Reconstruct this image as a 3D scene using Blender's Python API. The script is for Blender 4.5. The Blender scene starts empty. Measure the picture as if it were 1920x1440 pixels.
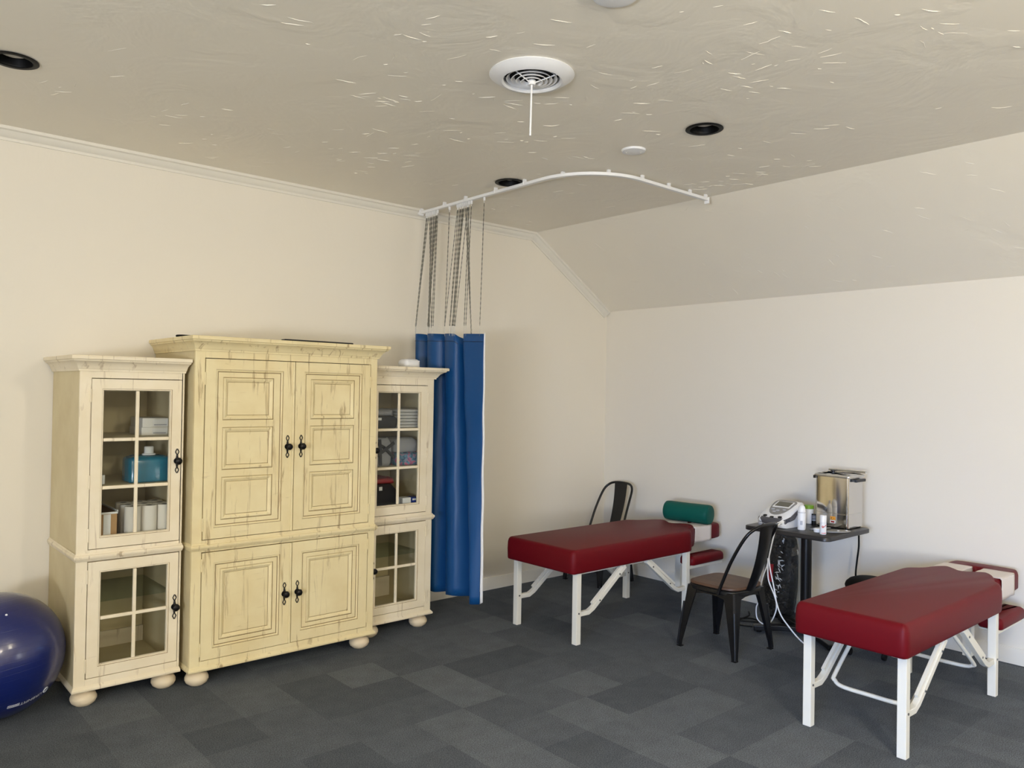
import bpy, bmesh, math, random
from mathutils import Vector, Matrix
random.seed(7)
PI = math.pi
SC = bpy.context.scene
COL = SC.collection

# ------------------------------------------------------------------ camera
def look(yaw, pitch, roll):
    cy, sy = math.cos(yaw), math.sin(yaw)
    f = Vector((sy*math.cos(pitch), cy*math.cos(pitch), math.sin(pitch)))
    r = Vector((cy, -sy, 0)); u = r.cross(f)
    c, s = math.cos(roll), math.sin(roll)
    r2 = r*c + u*s; u2 = u*c - r*s
    return r2, u2, f
cam_d = bpy.data.cameras.new('camera'); cam = bpy.data.objects.new('camera', cam_d); COL.objects.link(cam)
r_, u_, f_ = look(math.radians(41.428), math.radians(0.629), math.radians(0.948))
cam.matrix_world = Matrix(((r_.x, u_.x, -f_.x, -5.6096), (r_.y, u_.y, -f_.y, -5.0152), (r_.z, u_.z, -f_.z, 1.63), (0, 0, 0, 1)))
cam_d.sensor_width = 36; cam_d.lens = 1479.57/1920*36; cam_d.clip_start = .05
SC.camera = cam
SC.view_settings.view_transform = 'Standard'; SC.view_settings.look = 'None'
SC.view_settings.gamma = 1; SC.view_settings.use_curve_mapping = False
SC.view_settings.exposure = 0.14

# ------------------------------------------------------------------ world and lights
W = bpy.data.worlds.new('sky'); SC.world = W; W.use_nodes = True
W.node_tree.nodes['Background'].inputs[0].default_value = (.55, .68, .9, 1)
W.node_tree.nodes['Background'].inputs[1].default_value = .6

def area(name, loc, direction, sx, sy, power, color, spread=PI):
    l = bpy.data.lights.new(name, 'AREA'); l.shape = 'RECTANGLE'; l.size = sx; l.size_y = sy
    l.energy = power; l.color = color; l.spread = spread
    o = bpy.data.objects.new(name, l); COL.objects.link(o); o.location = loc
    o.rotation_euler = Vector(direction).to_track_quat('-Z', 'Y').to_euler()
    return o
def bulb(name, loc, power, color, radius=.05):
    l = bpy.data.lights.new(name, 'POINT'); l.energy = power; l.color = color; l.shadow_soft_size = radius
    o = bpy.data.objects.new(name, l); COL.objects.link(o); o.location = loc
    return o
DAY = (.55, .74, 1.0); WARM = (1.0, .90, .72)
area('ceiling_fill_rear', (-9.45, -6.2, .95), (1, .05, .50), 2.6, .9, 540, (.84, .88, 1.0))      # added cool fill at the rear window, aimed up to brighten the ceiling
area('sky_rear', (-9.42, -6.2, 1.85), (9.4, 3.4, -2.3), 2.4, .6, 24, (.15, .40, 1.0), math.radians(44))    # blue sky low on the far wall
area('front_fill', (-.80, -8.42, 1.30), (-.05, 1, -.24), 1.15, 1.2, 34, (1, .98, .96))    # added fill light outside the added front window
LAMPS = [(-3.6, -5.3, 2.66, 74, WARM), (-5.0, -6.5, 2.60, 92, WARM), (-7.6, -4.2, 2.36, 29, WARM)]  # the third lamp is an added fill for the left wall
for x, y, z, p, c in LAMPS:
    bulb('lamp_light', (x, y, z), p, c)

# ------------------------------------------------------------------ materials
def lin(c):
    return tuple(((v/255)/12.92 if v/255 <= .04045 else ((v/255+.055)/1.055)**2.4) for v in c) + (1,)
def base(name, color, rough=.5, metal=0., spec=.5, **kw):
    m = bpy.data.materials.new(name); m.use_nodes = True
    b = m.node_tree.nodes['Principled BSDF']
    b.inputs['Base Color'].default_value = lin(color); b.inputs['Roughness'].default_value = rough
    b.inputs['Metallic'].default_value = metal; b.inputs['Specular IOR Level'].default_value = spec
    for k, v in kw.items(): b.inputs[k.replace('_', ' ')].default_value = v
    return m
def N(m, t, **inp):
    n = m.node_tree.nodes.new(t)
    for k, v in inp.items(): n.inputs[k].default_value = v
    return n
def L(m, a, b): m.node_tree.links.new(a, b)
def bsdf(m): return m.node_tree.nodes['Principled BSDF']
def coords(m, scale=(1, 1, 1), kind='Object'):
    tc = N(m, 'ShaderNodeTexCoord'); mp = N(m, 'ShaderNodeMapping'); mp.inputs['Scale'].default_value = scale
    L(m, tc.outputs[kind], mp.inputs['Vector']); return mp.outputs['Vector']
def noise(m, vec, scale, detail=3, rough=.5, dist=0):
    n = N(m, 'ShaderNodeTexNoise', Scale=scale, Detail=detail, Roughness=rough, Distortion=dist); L(m, vec, n.inputs['Vector']); return n.outputs['Fac']
def ramp(m, fac, stops):
    r = N(m, 'ShaderNodeValToRGB'); e = r.color_ramp.elements
    while len(e) < len(stops): e.new(.5)
    for k, (p, c) in enumerate(stops): e[k].position = p; e[k].color = c
    L(m, fac, r.inputs['Fac']); return r.outputs['Color']
def mix(m, fac, a, b):
    n = N(m, 'ShaderNodeMix'); n.data_type = 'RGBA'
    for sock, v in ((n.inputs[0], fac), (n.inputs[6], a), (n.inputs[7], b)):
        if hasattr(v, 'is_output'): L(m, v, sock)
        else: sock.default_value = v
    return n.outputs[2]
def bump(m, fac, strength, dist=.01):
    n = N(m, 'ShaderNodeBump', Strength=strength, Distance=dist); L(m, fac, n.inputs['Height']); L(m, n.outputs['Normal'], bsdf(m).inputs['Normal']); return n
def G(v): return (v, v, v, 1)

def plaster(name, color, rough, lumps=.25):
    m = base(name, color, rough, spec=.35)
    v = coords(m)
    a = noise(m, v, 3.0, 4, .55, .6)
    bump(m, ramp(m, a, [(.42, G(0)), (.60, G(1))]), lumps, .012)
    return m
M = {}
M['wall'] = plaster('painted_wall', (232, 225, 210), .55, .06)
M['ceiling'] = plaster('painted_ceiling', (240, 233, 217), .42, .16)
M['trim'] = base('trim_paint', (226, 221, 208), .4)
# carpet tiles
m = M['carpet'] = base('carpet_tiles', (70, 73, 76), .95, spec=.1)
v = coords(m)
tcm = N(m, 'ShaderNodeMapping'); tcm.inputs['Location'].default_value = (.153, 0.10, 0); tcm.inputs['Scale'].default_value = (1/.303, 1/.296, 1)
L(m, v, tcm.inputs['Vector'])
fl = N(m, 'ShaderNodeVectorMath'); fl.operation = 'FLOOR'; L(m, tcm.outputs['Vector'], fl.inputs[0])
wn = N(m, 'ShaderNodeTexWhiteNoise'); wn.noise_dimensions = '2D'; L(m, fl.outputs['Vector'], wn.inputs['Vector'])
tone = ramp(m, wn.outputs['Value'], [(0, lin((80, 85, 91))), (.3, lin((86, 91, 97))), (.7, lin((90, 95, 101))), (.97, lin((98, 103, 108)))])
fib = ramp(m, noise(m, v, 190, 2, .7), [(.30, G(.40)), (.70, G(1.66))])
patch = ramp(m, noise(m, v, 9, 4, .6), [(.3, G(.9)), (.7, G(1.1))])
def mul(m, a, b):
    n = N(m, 'ShaderNodeMix'); n.data_type = 'RGBA'; n.blend_type = 'MULTIPLY'; n.inputs[0].default_value = 1
    L(m, a, n.inputs[6]); L(m, b, n.inputs[7]); return n.outputs[2]
L(m, mul(m, mul(m, tone, fib), patch), bsdf(m).inputs['Base Color'])
bump(m, noise(m, v, 160, 2, .7), .5, .004)
# distressed paint
def distressed(name, c1, c2, streak, amount):
    m = base(name, c1, .5, spec=.35)
    v = coords(m, (1, 1, 1)); vs = coords(m, (26, 26, 2.2))
    big = ramp(m, noise(m, v, 5, 3, .6), [(.35, lin(c1)), (.7, lin(c2))])
    s1 = ramp(m, noise(m, vs, 1.0, 5, .62, .7), [(amount, G(0)), (amount+.10, G(.75))])
    vh = coords(m, (9, 9, 60))
    s2 = ramp(m, noise(m, vh, .6, 4, .6, 1.2), [(amount+.08, G(0)), (amount+.18, G(.32))])
    c = mix(m, s1, big, lin(streak)); c = mix(m, s2, c, lin(streak))
    L(m, c, bsdf(m).inputs['Base Color'])
    bump(m, s1, -.12, .003)
    return m
M['cream'] = distressed('yellowed_cream_paint', (232, 217, 172), (224, 206, 158), (158, 132, 92), .580)
M['cream2'] = distressed('pale_cream_paint', (236, 224, 198), (229, 215, 184), (170, 148, 116), .60)
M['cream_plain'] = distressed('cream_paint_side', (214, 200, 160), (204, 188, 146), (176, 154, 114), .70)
M['glaze'] = base('brown_glaze', (140, 114, 74), .6)
M['iron'] = base('black_iron', (22, 20, 20), .42, .6)
M['foot'] = distressed('bun_foot_paint', (230, 214, 184), (218, 200, 170), (160, 130, 100), .68)
def glass(name, tint, gloss=.05):
    m = bpy.data.materials.new(name); m.use_nodes = True; nt = m.node_tree; nt.nodes.clear()
    out = nt.nodes.new('ShaderNodeOutputMaterial'); t = nt.nodes.new('ShaderNodeBsdfTransparent'); g = nt.nodes.new('ShaderNodeBsdfGlossy')
    t.inputs[0].default_value = tint; g.inputs['Roughness'].default_value = .03
    fr = nt.nodes.new('ShaderNodeFresnel'); fr.inputs[0].default_value = 1.45
    mx = nt.nodes.new('ShaderNodeMixShader'); geo = nt.nodes.new('ShaderNodeNewGeometry'); inv = nt.nodes.new('ShaderNodeMath'); inv.operation = 'SUBTRACT'; inv.inputs[0].default_value = 1; nt.links.new(geo.outputs['Backfacing'], inv.inputs[1])
    ml = nt.nodes.new('ShaderNodeMath'); ml.operation = 'MULTIPLY'; nt.links.new(fr.outputs[0], ml.inputs[0]); nt.links.new(inv.outputs[0], ml.inputs[1]); nt.links.new(ml.outputs[0], mx.inputs[0]); nt.links.new(t.outputs[0], mx.inputs[1]); nt.links.new(g.outputs[0], mx.inputs[2]); nt.links.new(mx.outputs[0], out.inputs[0])
    return m
M['glass'] = glass('door_glass', (.94, .95, .945, 1)); M['shelf_glass'] = glass('shelf_glass', (.86, .92, .90, 1)); M['clear'] = glass('clear_plastic', (.82, .85, .87, 1))
def vinyl(name, c, rough=.42):
    m = base(name, c, rough, spec=.16); v = coords(m); bump(m, noise(m, v, 260, 2), .08, .002); return m
M['burgundy'] = vinyl('burgundy_vinyl', (98, 11, 20), .48); M['green'] = vinyl('green_vinyl', (10, 84, 74), .5)
M['white_metal'] = base('cream_enamel', (232, 228, 214), .38); M['bolt'] = base('bolt_steel', (120, 118, 112), .35, .9)
m = M['paper'] = base('face_paper', (222, 214, 208), .9, spec=.1)
m = M['curtain'] = base('blue_curtain_cloth', (13, 72, 128), .44, spec=.4)
v = coords(m, (1, 1, 1)); bump(m, noise(m, v, 30, 3), .06, .004)
M['lining'] = base('white_hem', (232, 232, 232), .7)
M['steel_chain'] = base('bead_chain_steel', (128, 126, 118), .38, .85)
M['plastic_white'] = base('white_plastic', (232, 232, 232), .35); M['rail'] = base('white_rail', (238, 238, 238), .35)
m = M['ball'] = base('blue_ball_vinyl', (5, 24, 90), .34, spec=.5, Coat_Weight=.7, Coat_Roughness=.16)
v = coords(m); sx = N(m, 'ShaderNodeVectorMath'); sx.operation = 'DOT_PRODUCT'; sx.inputs[1].default_value = (-.12, .22, .97); L(m, v, sx.inputs[0])
mm = N(m, 'ShaderNodeMath'); mm.operation = 'MULTIPLY'; mm.inputs[1].default_value = 36; L(m, sx.outputs['Value'], mm.inputs[0])
fr = N(m, 'ShaderNodeMath'); fr.operation = 'FRACT'; L(m, mm.outputs[0], fr.inputs[0])
bump(m, ramp(m, fr.outputs[0], [(0, G(0)), (.06, G(1)), (.94, G(1)), (1, G(0))]), .25, .002)
M['black_metal'] = base('black_powder_coat', (16, 16, 18), .30, .2, .5)
m = M['seat_wood'] = base('brown_wood_seat', (98, 68, 46), .5)
v = coords(m, (40, 3, 3)); L(m, ramp(m, noise(m, v, 1.2, 4, .6, .5), [(.3, lin((74, 50, 34))), (.7, lin((98, 70, 50)))]), bsdf(m).inputs['Base Color'])
m = M['table_black'] = base('black_laminate', (34, 33, 35), .35)
m = M['stainless'] = base('polished_stainless', (214, 210, 204), .09, 1.0)
m = M['stainless_side'] = base('satin_stainless', (205, 203, 198), .32, 1.0)
M['dark_plastic'] = base('dark_grey_plastic', (78, 78, 84), .4); M['grey_plastic'] = base('grey_plastic', (132, 131, 128), .45)
M['lcd'] = base('lcd_screen', (92, 90, 76), .25); M['black_plastic'] = base('black_plastic', (18, 18, 20), .35); M['rubber'] = base('black_rubber', (14, 14, 14), .7, spec=.2)
M['lime'] = base('lime_green_lid', (128, 172, 48), .4); M['label_grey'] = base('grey_print', (170, 172, 180), .5); M['red_print'] = base('red_print', (196, 40, 44), .5)
M['orange'] = base('orange_sticker', (240, 160, 30), .5); M['foil'] = base('clear_blue_label', (190, 205, 220), .2)
M['teal'] = base('teal_gel', (0, 104, 132), .15, spec=.6); M['white_box'] = base('white_card', (226, 224, 218), .6); M['cardboard'] = base('cardboard', (176, 138, 92), .8)
M['roll_paper'] = base('paper_roll', (226, 220, 208), .9, spec=.1); M['cloth_black'] = base('black_cloth', (24, 25, 28), .8); M['cloth_red'] = base('red_cloth', (140, 16, 18), .7)
M['cloth_grey'] = base('grey_cloth', (150, 150, 152), .9); M['cloth_white'] = base('white_towel', (196, 194, 190), .95)
m = M['cloth_print'] = base('printed_cloth', (60, 100, 130), .9); v = coords(m)
L(m, ramp(m, noise(m, v, 24, 3, .6, 1), [(.35, lin((40, 74, 110))), (.5, lin((96, 140, 160))), (.58, lin((190, 90, 120))), (.7, lin((50, 90, 130)))]), bsdf(m).inputs['Base Color'])
M['blue_box'] = base('blue_card', (30, 60, 150), .5); M['bag_black'] = base('black_bag_film', (18, 19, 21), .16, spec=.7)
v = coords(M['bag_black']); bump(M['bag_black'], noise(M['bag_black'], v, 22, 5, .6, 1.5), 1.0, .03)
M['crease_shine'] = base('highlight_film', (210, 214, 218), .12, spec=.8); M['red_cloth_strip'] = base('red_fabric', (150, 24, 34), .6); M['baffle'] = base('black_baffle', (9, 9, 10), .5, spec=.2); M['bulb'] = base('unlit_bulb', (214, 212, 206), .3)
M['duct'] = base('dark_duct', (24, 24, 26), .7, spec=.1); M['lamp_shade'] = base('opal_shade', (240, 236, 226), .4); M['white_print'] = base('white_print', (226, 228, 236), .5)
M['frame_white'] = base('window_frame_paint', (226, 224, 218), .45)

# ------------------------------------------------------------------ mesh helper
class MB:
    def __init__(s): s.v = []; s.f = []; s.m = []
    def add(s, vs, fs, m=0):
        o = len(s.v); s.v += [tuple(p) for p in vs]
        for f in fs: s.f.append(tuple(i+o for i in f)); s.m.append(m)
        return s
    def box(s, x0, x1, y0, y1, z0, z1, m=0):
        if x0 > x1: x0, x1 = x1, x0
        if y0 > y1: y0, y1 = y1, y0
        if z0 > z1: z0, z1 = z1, z0
        return s.add([(x0,y0,z0),(x1,y0,z0),(x1,y1,z0),(x0,y1,z0),(x0,y0,z1),(x1,y0,z1),(x1,y1,z1),(x0,y1,z1)],
                     [(0,3,2,1),(4,5,6,7),(0,1,5,4),(1,2,6,5),(2,3,7,6),(3,0,4,7)], m)
    def loft(s, rings, m=0, cap=True, closed=True):
        n = len(rings[0]); vs = [p for r in rings for p in r]; fs = []
        for i in range(len(rings)-1):
            for j in range(n if closed else n-1):
                k = (j+1) % n
                fs.append((i*n+j, i*n+k, (i+1)*n+k, (i+1)*n+j))
        if cap and closed: fs += [tuple(range(n))[::-1], tuple((len(rings)-1)*n+j for j in range(n))]
        return s.add(vs, fs, m)
    def lathe(s, prof, c=(0,0,0), n=28, m=0, R=None):
        rings = []
        for r, z in prof:
            ring = [Vector((max(r,1e-5)*math.cos(2*PI*k/n), max(r,1e-5)*math.sin(2*PI*k/n), z)) for k in range(n)]
            if R is not None: ring = [R @ p for p in ring]
            rings.append([p+Vector(c) for p in ring])
        return s.loft(rings, m, cap=tuple(prof[0]) != tuple(prof[-1]))
    def tube(s, path, r, n=8, m=0, up=None, cap=True, closed=False, rect=None):
        P = [Vector(p) for p in path]; rings = []; prev = None
        for i, p in enumerate(P):
            a = P[i-1] if i or closed else p; b = P[(i+1) % len(P)] if i < len(P)-1 or closed else p
            t = (b-a).normalized()
            if up is not None: u = Vector(up)
            elif prev is None: u = Vector((0,0,1)) if abs(t.z) < .9 else Vector((1,0,0))
            else: u = prev
            u = (u - t*u.dot(t)).normalized(); w = t.cross(u); prev = u
            rr = r[i] if isinstance(r, (list, tuple)) else r
            if rect:
                hw, hh = rect; rings.append([p+w*hw+u*hh, p-w*hw+u*hh, p-w*hw-u*hh, p+w*hw-u*hh])
            else: rings.append([p+(w*math.cos(2*PI*k/n)+u*math.sin(2*PI*k/n))*rr for k in range(n)])
        if closed: rings.append(rings[0])
        return s.loft(rings, m, cap=cap and not closed)
    def prism(s, poly, fn, a, b, m=0):
        s.loft([[fn(p, a) for p in poly], [fn(p, b) for p in poly]], m); return s
    def plate(s, x0, x1, z0, z1, y, holes, m=0, fn=None):
        fn = fn or (lambda x, z: (x, y, z))
        xs = sorted({x0, x1} | {h[0] for h in holes} | {h[1] for h in holes}); zs = sorted({z0, z1} | {h[2] for h in holes} | {h[3] for h in holes})
        for i in range(len(xs)-1):
            for j in range(len(zs)-1):
                cx, cz = (xs[i]+xs[i+1])/2, (zs[j]+zs[j+1])/2
                if any(h[0] < cx < h[1] and h[2] < cz < h[3] for h in holes): continue
                s.add([fn(xs[i],zs[j]), fn(xs[i+1],zs[j]), fn(xs[i+1],zs[j+1]), fn(xs[i],zs[j+1])], [(0,1,2,3)], m)
        return s
    def relief(s, rect, steps, y, fill=0):
        x0, x1, z0, z1 = rect; d0 = 0; i0 = 0
        def ring(i, d): return [(x0+i, y+d, z0+i), (x1-i, y+d, z0+i), (x1-i, y+d, z1-i), (x0+i, y+d, z1-i)]
        for i1, d1, mm in steps:
            s.add(ring(i0, d0)+ring(i1, d1), [(0,1,5,4),(1,2,6,5),(2,3,7,6),(3,0,4,7)], mm); i0, d0 = i1, d1
        s.add(ring(i0, d0), [(0,1,2,3)], fill); return s

def root_loc(p):
    v = Vector((0,0,0))
    while p is not None: v += p.location; p = p.parent
    return v
def obj(name, mb, mats, parent=None, bevel=0, sub=0, angle=38, local=False, recalc=True):
    me = bpy.data.meshes.new(name)
    off = Vector((0,0,0)) if local or parent is None else root_loc(parent)
    me.from_pydata([tuple(Vector(p)-off) for p in mb.v], [], mb.f)
    if not isinstance(mats, (list, tuple)): mats = [mats]
    for mt in mats: me.materials.append(mt)
    me.polygons.foreach_set('material_index', mb.m)
    if recalc:
        bm = bmesh.new(); bm.from_mesh(me); bmesh.ops.remove_doubles(bm, verts=bm.verts, dist=1e-6); bmesh.ops.recalc_face_normals(bm, faces=bm.faces); bm.to_mesh(me); bm.free()
    me.polygons.foreach_set('use_smooth', [len(p.vertices) < 5 for p in me.polygons]); me.set_sharp_from_angle(angle=math.radians(angle)); me.update()
    o = bpy.data.objects.new(name, me); COL.objects.link(o); o.parent = parent
    if bevel:
        b = o.modifiers.new('bevel', 'BEVEL'); b.width = bevel; b.segments = 2; b.limit_method = 'ANGLE'; b.angle_limit = math.radians(40); b.harden_normals = True
    if sub:
        b = o.modifiers.new('sub', 'SUBSURF'); b.levels = sub; b.render_levels = sub
    return o
def tag(o, label, cat, group=None):
    o['label'] = label; o['category'] = cat
    if group: o['group'] = group
    return o
def thing(name, label, cat, loc=(0,0,0), rotz=0, group=None):
    o = bpy.data.objects.new(name, None); COL.objects.link(o); o.location = loc; o.rotation_euler = (0,0,rotz); o.empty_display_size = .05
    return tag(o, label, cat, group)
def struct(name, mb, mats, parent=None, **kw):
    o = obj(name, mb, mats, parent, **kw); o['kind'] = 'structure'; return o
def solo(name, mb, mats, label, cat, group=None, **kw):
    o = obj(name, mb, mats, None, **kw)
    # put the origin at the base of the thing
    me = o.data; xs = [v.co.copy() for v in me.vertices]
    c = Vector(((min(p.x for p in xs)+max(p.x for p in xs))/2, (min(p.y for p in xs)+max(p.y for p in xs))/2, min(p.z for p in xs)))
    for v in me.vertices: v.co -= c
    o.location = c
    return tag(o, label, cat, group)
def copy_tree(o, parent=None):
    c = o.copy(); COL.objects.link(c)
    if parent is not None: c.parent = parent
    for ch in [x for x in o.children]: copy_tree(ch, c)
    return c
def arc(c, r, a0, a1, n, fn):
    return [fn(c[0]+r*math.cos(a0+(a1-a0)*k/n), c[1]+r*math.sin(a0+(a1-a0)*k/n)) for k in range(n+1)]
def smooth_path(P, n=8):
    P = [Vector(p) for p in P]; out = []
    for i in range(len(P)-1):
        a, b, c, d = P[max(i-1,0)], P[i], P[i+1], P[min(i+2,len(P)-1)]
        for k in range(n):
            t = k/n; out.append(.5*((2*b)+(c-a)*t+(2*a-5*b+4*c-d)*t*t+(3*b-a-3*c+d)*t**3))
    out.append(P[-1]); return out
def chaikin(poly, n=2):
    for _ in range(n):
        q = []
        for i in range(len(poly)):
            a, b = poly[i], poly[(i+1) % len(poly)]
            q += [(a[0]*.75+b[0]*.25, a[1]*.75+b[1]*.25), (a[0]*.25+b[0]*.75, a[1]*.25+b[1]*.75)]
        poly = q
    return poly
def inset(poly, d):
    out = []; n = len(poly); A = sum(poly[i][0]*poly[(i+1)%n][1]-poly[(i+1)%n][0]*poly[i][1] for i in range(n)); s = 1 if A > 0 else -1
    for i in range(n):
        a, p, b = Vector(poly[i-1]), Vector(poly[i]), Vector(poly[(i+1) % n])
        t1 = (p-a).normalized(); t2 = (b-p).normalized()
        n1 = Vector((-t1.y, t1.x))*s; n2 = Vector((-t2.y, t2.x))*s; k = (n1+n2)
        k = k/max(.5, k.dot(n1)) if k.length > 1e-6 else n1
        out.append((p.x+k.x*d, p.y+k.y*d))
    return out
def cushion(mb, poly, zprof, m=0):
    mb.loft([[(x, y, z) for x, y in (inset(poly, d) if d else poly)] for d, z in zprof], m); return mb
def rrect(x0, x1, y0, y1, r, n=5):
    out = []
    for cx, cy, a in ((x1-r, y1-r, 0), (x0+r, y1-r, PI/2), (x0+r, y0+r, PI), (x1-r, y0+r, 1.5*PI)):
        out += [(cx+r*math.cos(a+PI/2*k/n), cy+r*math.sin(a+PI/2*k/n)) for k in range(n+1)]
    return out

# ------------------------------------------------------------------ room
ZC = 3.018; XC = -.967; Z2 = 2.408; XW = -9.2; YW = -8.2
b = MB().box(XW-.1, .1, YW-.1, .1, -.1, 0); struct('floor', b, M['carpet'])
# left wall (gable end with the cabinets)
def wl(p, y): return (p[0], y, p[1])
b = MB().prism([(XW-.1, 0), (0, 0), (0, Z2), (XC, ZC), (XW-.1, ZC)], wl, 0, .1); struct('wall_left', b, M['wall'])
b = MB().box(0, .1, YW-.1, .1, 0, Z2); struct('wall_right', b, M['wall'])
b = MB().prism([(XC, Z2), (0, Z2), (XC, ZC)], wl, YW, YW-.1)
FX0, FX1, FZ0, FZ1 = -1.40, -.20, .55, 1.95
for y in (YW, YW-.1): b.plate(FX0-.2, 0, 0, Z2, y, [(FX0, FX1, FZ0, FZ1)]).plate(XW-.1, FX0-.2, 0, Z2, y, []).plate(XW-.1, XC, Z2, ZC, y, [])
b.box(FX0-.001, FX0, YW-.1, YW, FZ0, FZ1).box(FX1, FX1+.001, YW-.1, YW, FZ0, FZ1).box(FX0, FX1, YW-.1, YW, FZ0-.001, FZ0).box(FX0, FX1, YW-.1, YW, FZ1, FZ1+.001)
struct('wall_front', b, M['wall'])
b = MB()
for x in (FX0, (FX0+FX1)/2-.025, FX1-.05): b.box(x, x+.05, YW-.08, YW-.03, FZ0, FZ1)
for z in (FZ0, FZ1-.05): b.box(FX0, FX1, YW-.08, YW-.03, z, z+.05)
w2 = struct('added_window', b, M['frame_white'])  # unseen window added as the opening for the front fill light
obj('window_pane', MB().box(FX0+.04, FX1-.04, YW-.06, YW-.055, FZ0+.04, FZ1-.04), M['glass'], w2)
WY0, WY1, WZ0, WZ1 = -7.5, -4.9, .75, 2.15
b = MB()
for x in (XW, XW-.1):
    b.plate(YW, 0, 0, ZC, 0, [(WY0, WY1, WZ0, WZ1)], fn=lambda y, z, x=x: (x, y, z))
b.box(XW-.1, XW, WY0-.001, WY0, WZ0, WZ1); b.box(XW-.1, XW, WY1, WY1+.001, WZ0, WZ1); b.box(XW-.1, XW, WY0, WY1, WZ0-.001, WZ0); b.box(XW-.1, XW, WY0, WY1, WZ1, WZ1+.001)
struct('wall_rear', b, M['wall'])
b = MB()
for y in (WY0, (WY0+WY1)/2-.025, WY1-.05): b.box(XW-.08, XW-.03, y, y+.05, WZ0, WZ1)
b.box(XW-.08, XW-.03, WY0, WY1, WZ0, WZ0+.05); b.box(XW-.08, XW-.03, WY0, WY1, WZ1-.05, WZ1); b.box(XW-.1, XW+.05, WY0-.04, WY1+.04, WZ0-.03, WZ0)
w1 = struct('window_1', b, M['frame_white'])
b = MB().box(XW-.06, XW-.055, WY0+.04, WY1-.04, WZ0+.04, WZ1-.04); obj('window_pane', b, M['glass'], w1)
# ceiling, with round openings for the recessed cans and the air vent
CANS = [(-5.003, -1.071), (-2.205, -1.10), (-2.175, -2.60)]; VENT = (-3.30, -2.495)
holes = [(x, y, .078) for x, y in CANS] + [(*VENT, .125)]
b = MB(); e = .16
b.plate(XW, XC, YW, 0, 0, [(x-e, x+e, y-e, y+e) for x, y, r in holes], fn=lambda x, y: (x, y, ZC))
for x, y, r in holes:
    n = 32; rings = [[], [], []]
    for k in range(n):
        a = 2*PI*k/n; c, s = math.cos(a), math.sin(a); q = e/max(abs(c), abs(s))
        rings[0].append((x+q*c, y+q*s, ZC)); rings[1].append((x+r*c, y+r*s, ZC)); rings[2].append((x+r*c, y+r*s, ZC+.02))
    b.loft(rings, cap=False)
# hand-trowelled ridges of the plaster
rnd = random.Random(11)
def stroke(fn, nrm, x, y, ang, ln, w, h):
    pts = []; bend = rnd.uniform(-.35, .35)
    for k in range(6):
        t = k/5; a = ang+bend*(t-.5)+rnd.gauss(0, .12); x += math.cos(a)*ln/5; y += math.sin(a)*ln/5; pts.append((x, y, a, math.sin(PI*t)))
    vs = []
    for x, y, a, q in pts:
        px, py = -math.sin(a)*w*(.25+.75*q), math.cos(a)*w*(.25+.75*q)
        vs += [fn(x-px, y-py, 0), fn(x, y, h*q+.0004), fn(x+px, y+py, 0)]
    fs = []
    for k in range(5):
        o = k*3; fs += [(o, o+1, o+4, o+3), (o+1, o+2, o+5, o+4)]
    return vs, fs
fc = lambda x, y, h: (x, y, ZC-h)
for c in range(230):
    cx, cy = rnd.uniform(-6.0, -1.1), rnd.uniform(-4.6, -.15)
    if cx < -3.6 and rnd.random() < .45: continue
    if cx > -2.1 and cy > -1.8 and rnd.random() < .8: continue
    base_a = rnd.gauss(-.72, .32)
    for k in range(rnd.choice((1, 2, 3, 4, 6))):
        x, y = cx+rnd.gauss(0, .10), cy+rnd.gauss(0, .10)
        if any((x-hx)**2+(y-hy)**2 < .25**2 for hx, hy, r in holes): continue
        if x > XC-.08: continue
        vs, fs = stroke(fc, None, x, y, base_a+rnd.gauss(0, .3), rnd.uniform(.015, .10), rnd.uniform(.0008, .0021), rnd.uniform(.0006, .0021)); b.add(vs, fs)
b.add([(XW, YW, ZC+.3), (XC+.2, YW, ZC+.3), (XC+.2, 0, ZC+.3), (XW, 0, ZC+.3)], [(0, 1, 2, 3)])
struct('ceiling', b, M['ceiling'], recalc=False)
sl = Vector((0-XC, 0, Z2-ZC)); sn = Vector((ZC-Z2, 0, -XC)).normalized()   # outward (up) normal
b = MB().prism([(XC, ZC), (0, Z2), (0+sn.x*.08, Z2+sn.z*.08), (XC+sn.x*.08, ZC+sn.z*.08)], wl, YW-.1, .1)
def fs_(t, y, h): p = Vector((XC, 0, ZC))+sl*t-sn*h; return (p.x, y, p.z)
for c in range(70):
    t, y = rnd.uniform(.06, .9), rnd.uniform(-4.2, -.2)
    vs, fs = stroke(lambda u, v, h: fs_(u/1.14, v, h), None, t*1.14, y, rnd.gauss(-.9, .5), rnd.uniform(.02, .09), rnd.uniform(.001, .002), rnd.uniform(.0006, .0014)); b.add(vs, fs)
struct('ceiling_slope', b, M['ceiling'])
# crown moulding along the left wall and down the slope
prof = [(0, 0), (.0, .070), (.008, .070), (.010, .055), (.020, .047), (.030, .034), (.036, .022), (.048, .016), (.050, .0)]
def crown(path):   # path: (x, z, nx, nz) corner points with the inward mitre normal
    b = MB(); rings = []
    for x, z, nx, nz in path: rings.append([(x+nx*d, -o, z+nz*d) for o, d in prof])
    return b.loft(rings)
dn = Vector((-sn.x, -sn.z)); mit = (Vector((0, -1))+dn); mit = mit/mit.dot(dn)
b = crown([(XW, ZC, 0, -1), (XC, ZC, mit.x, mit.y), (0, Z2, dn.x+dn.y*0, dn.y)])
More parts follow.
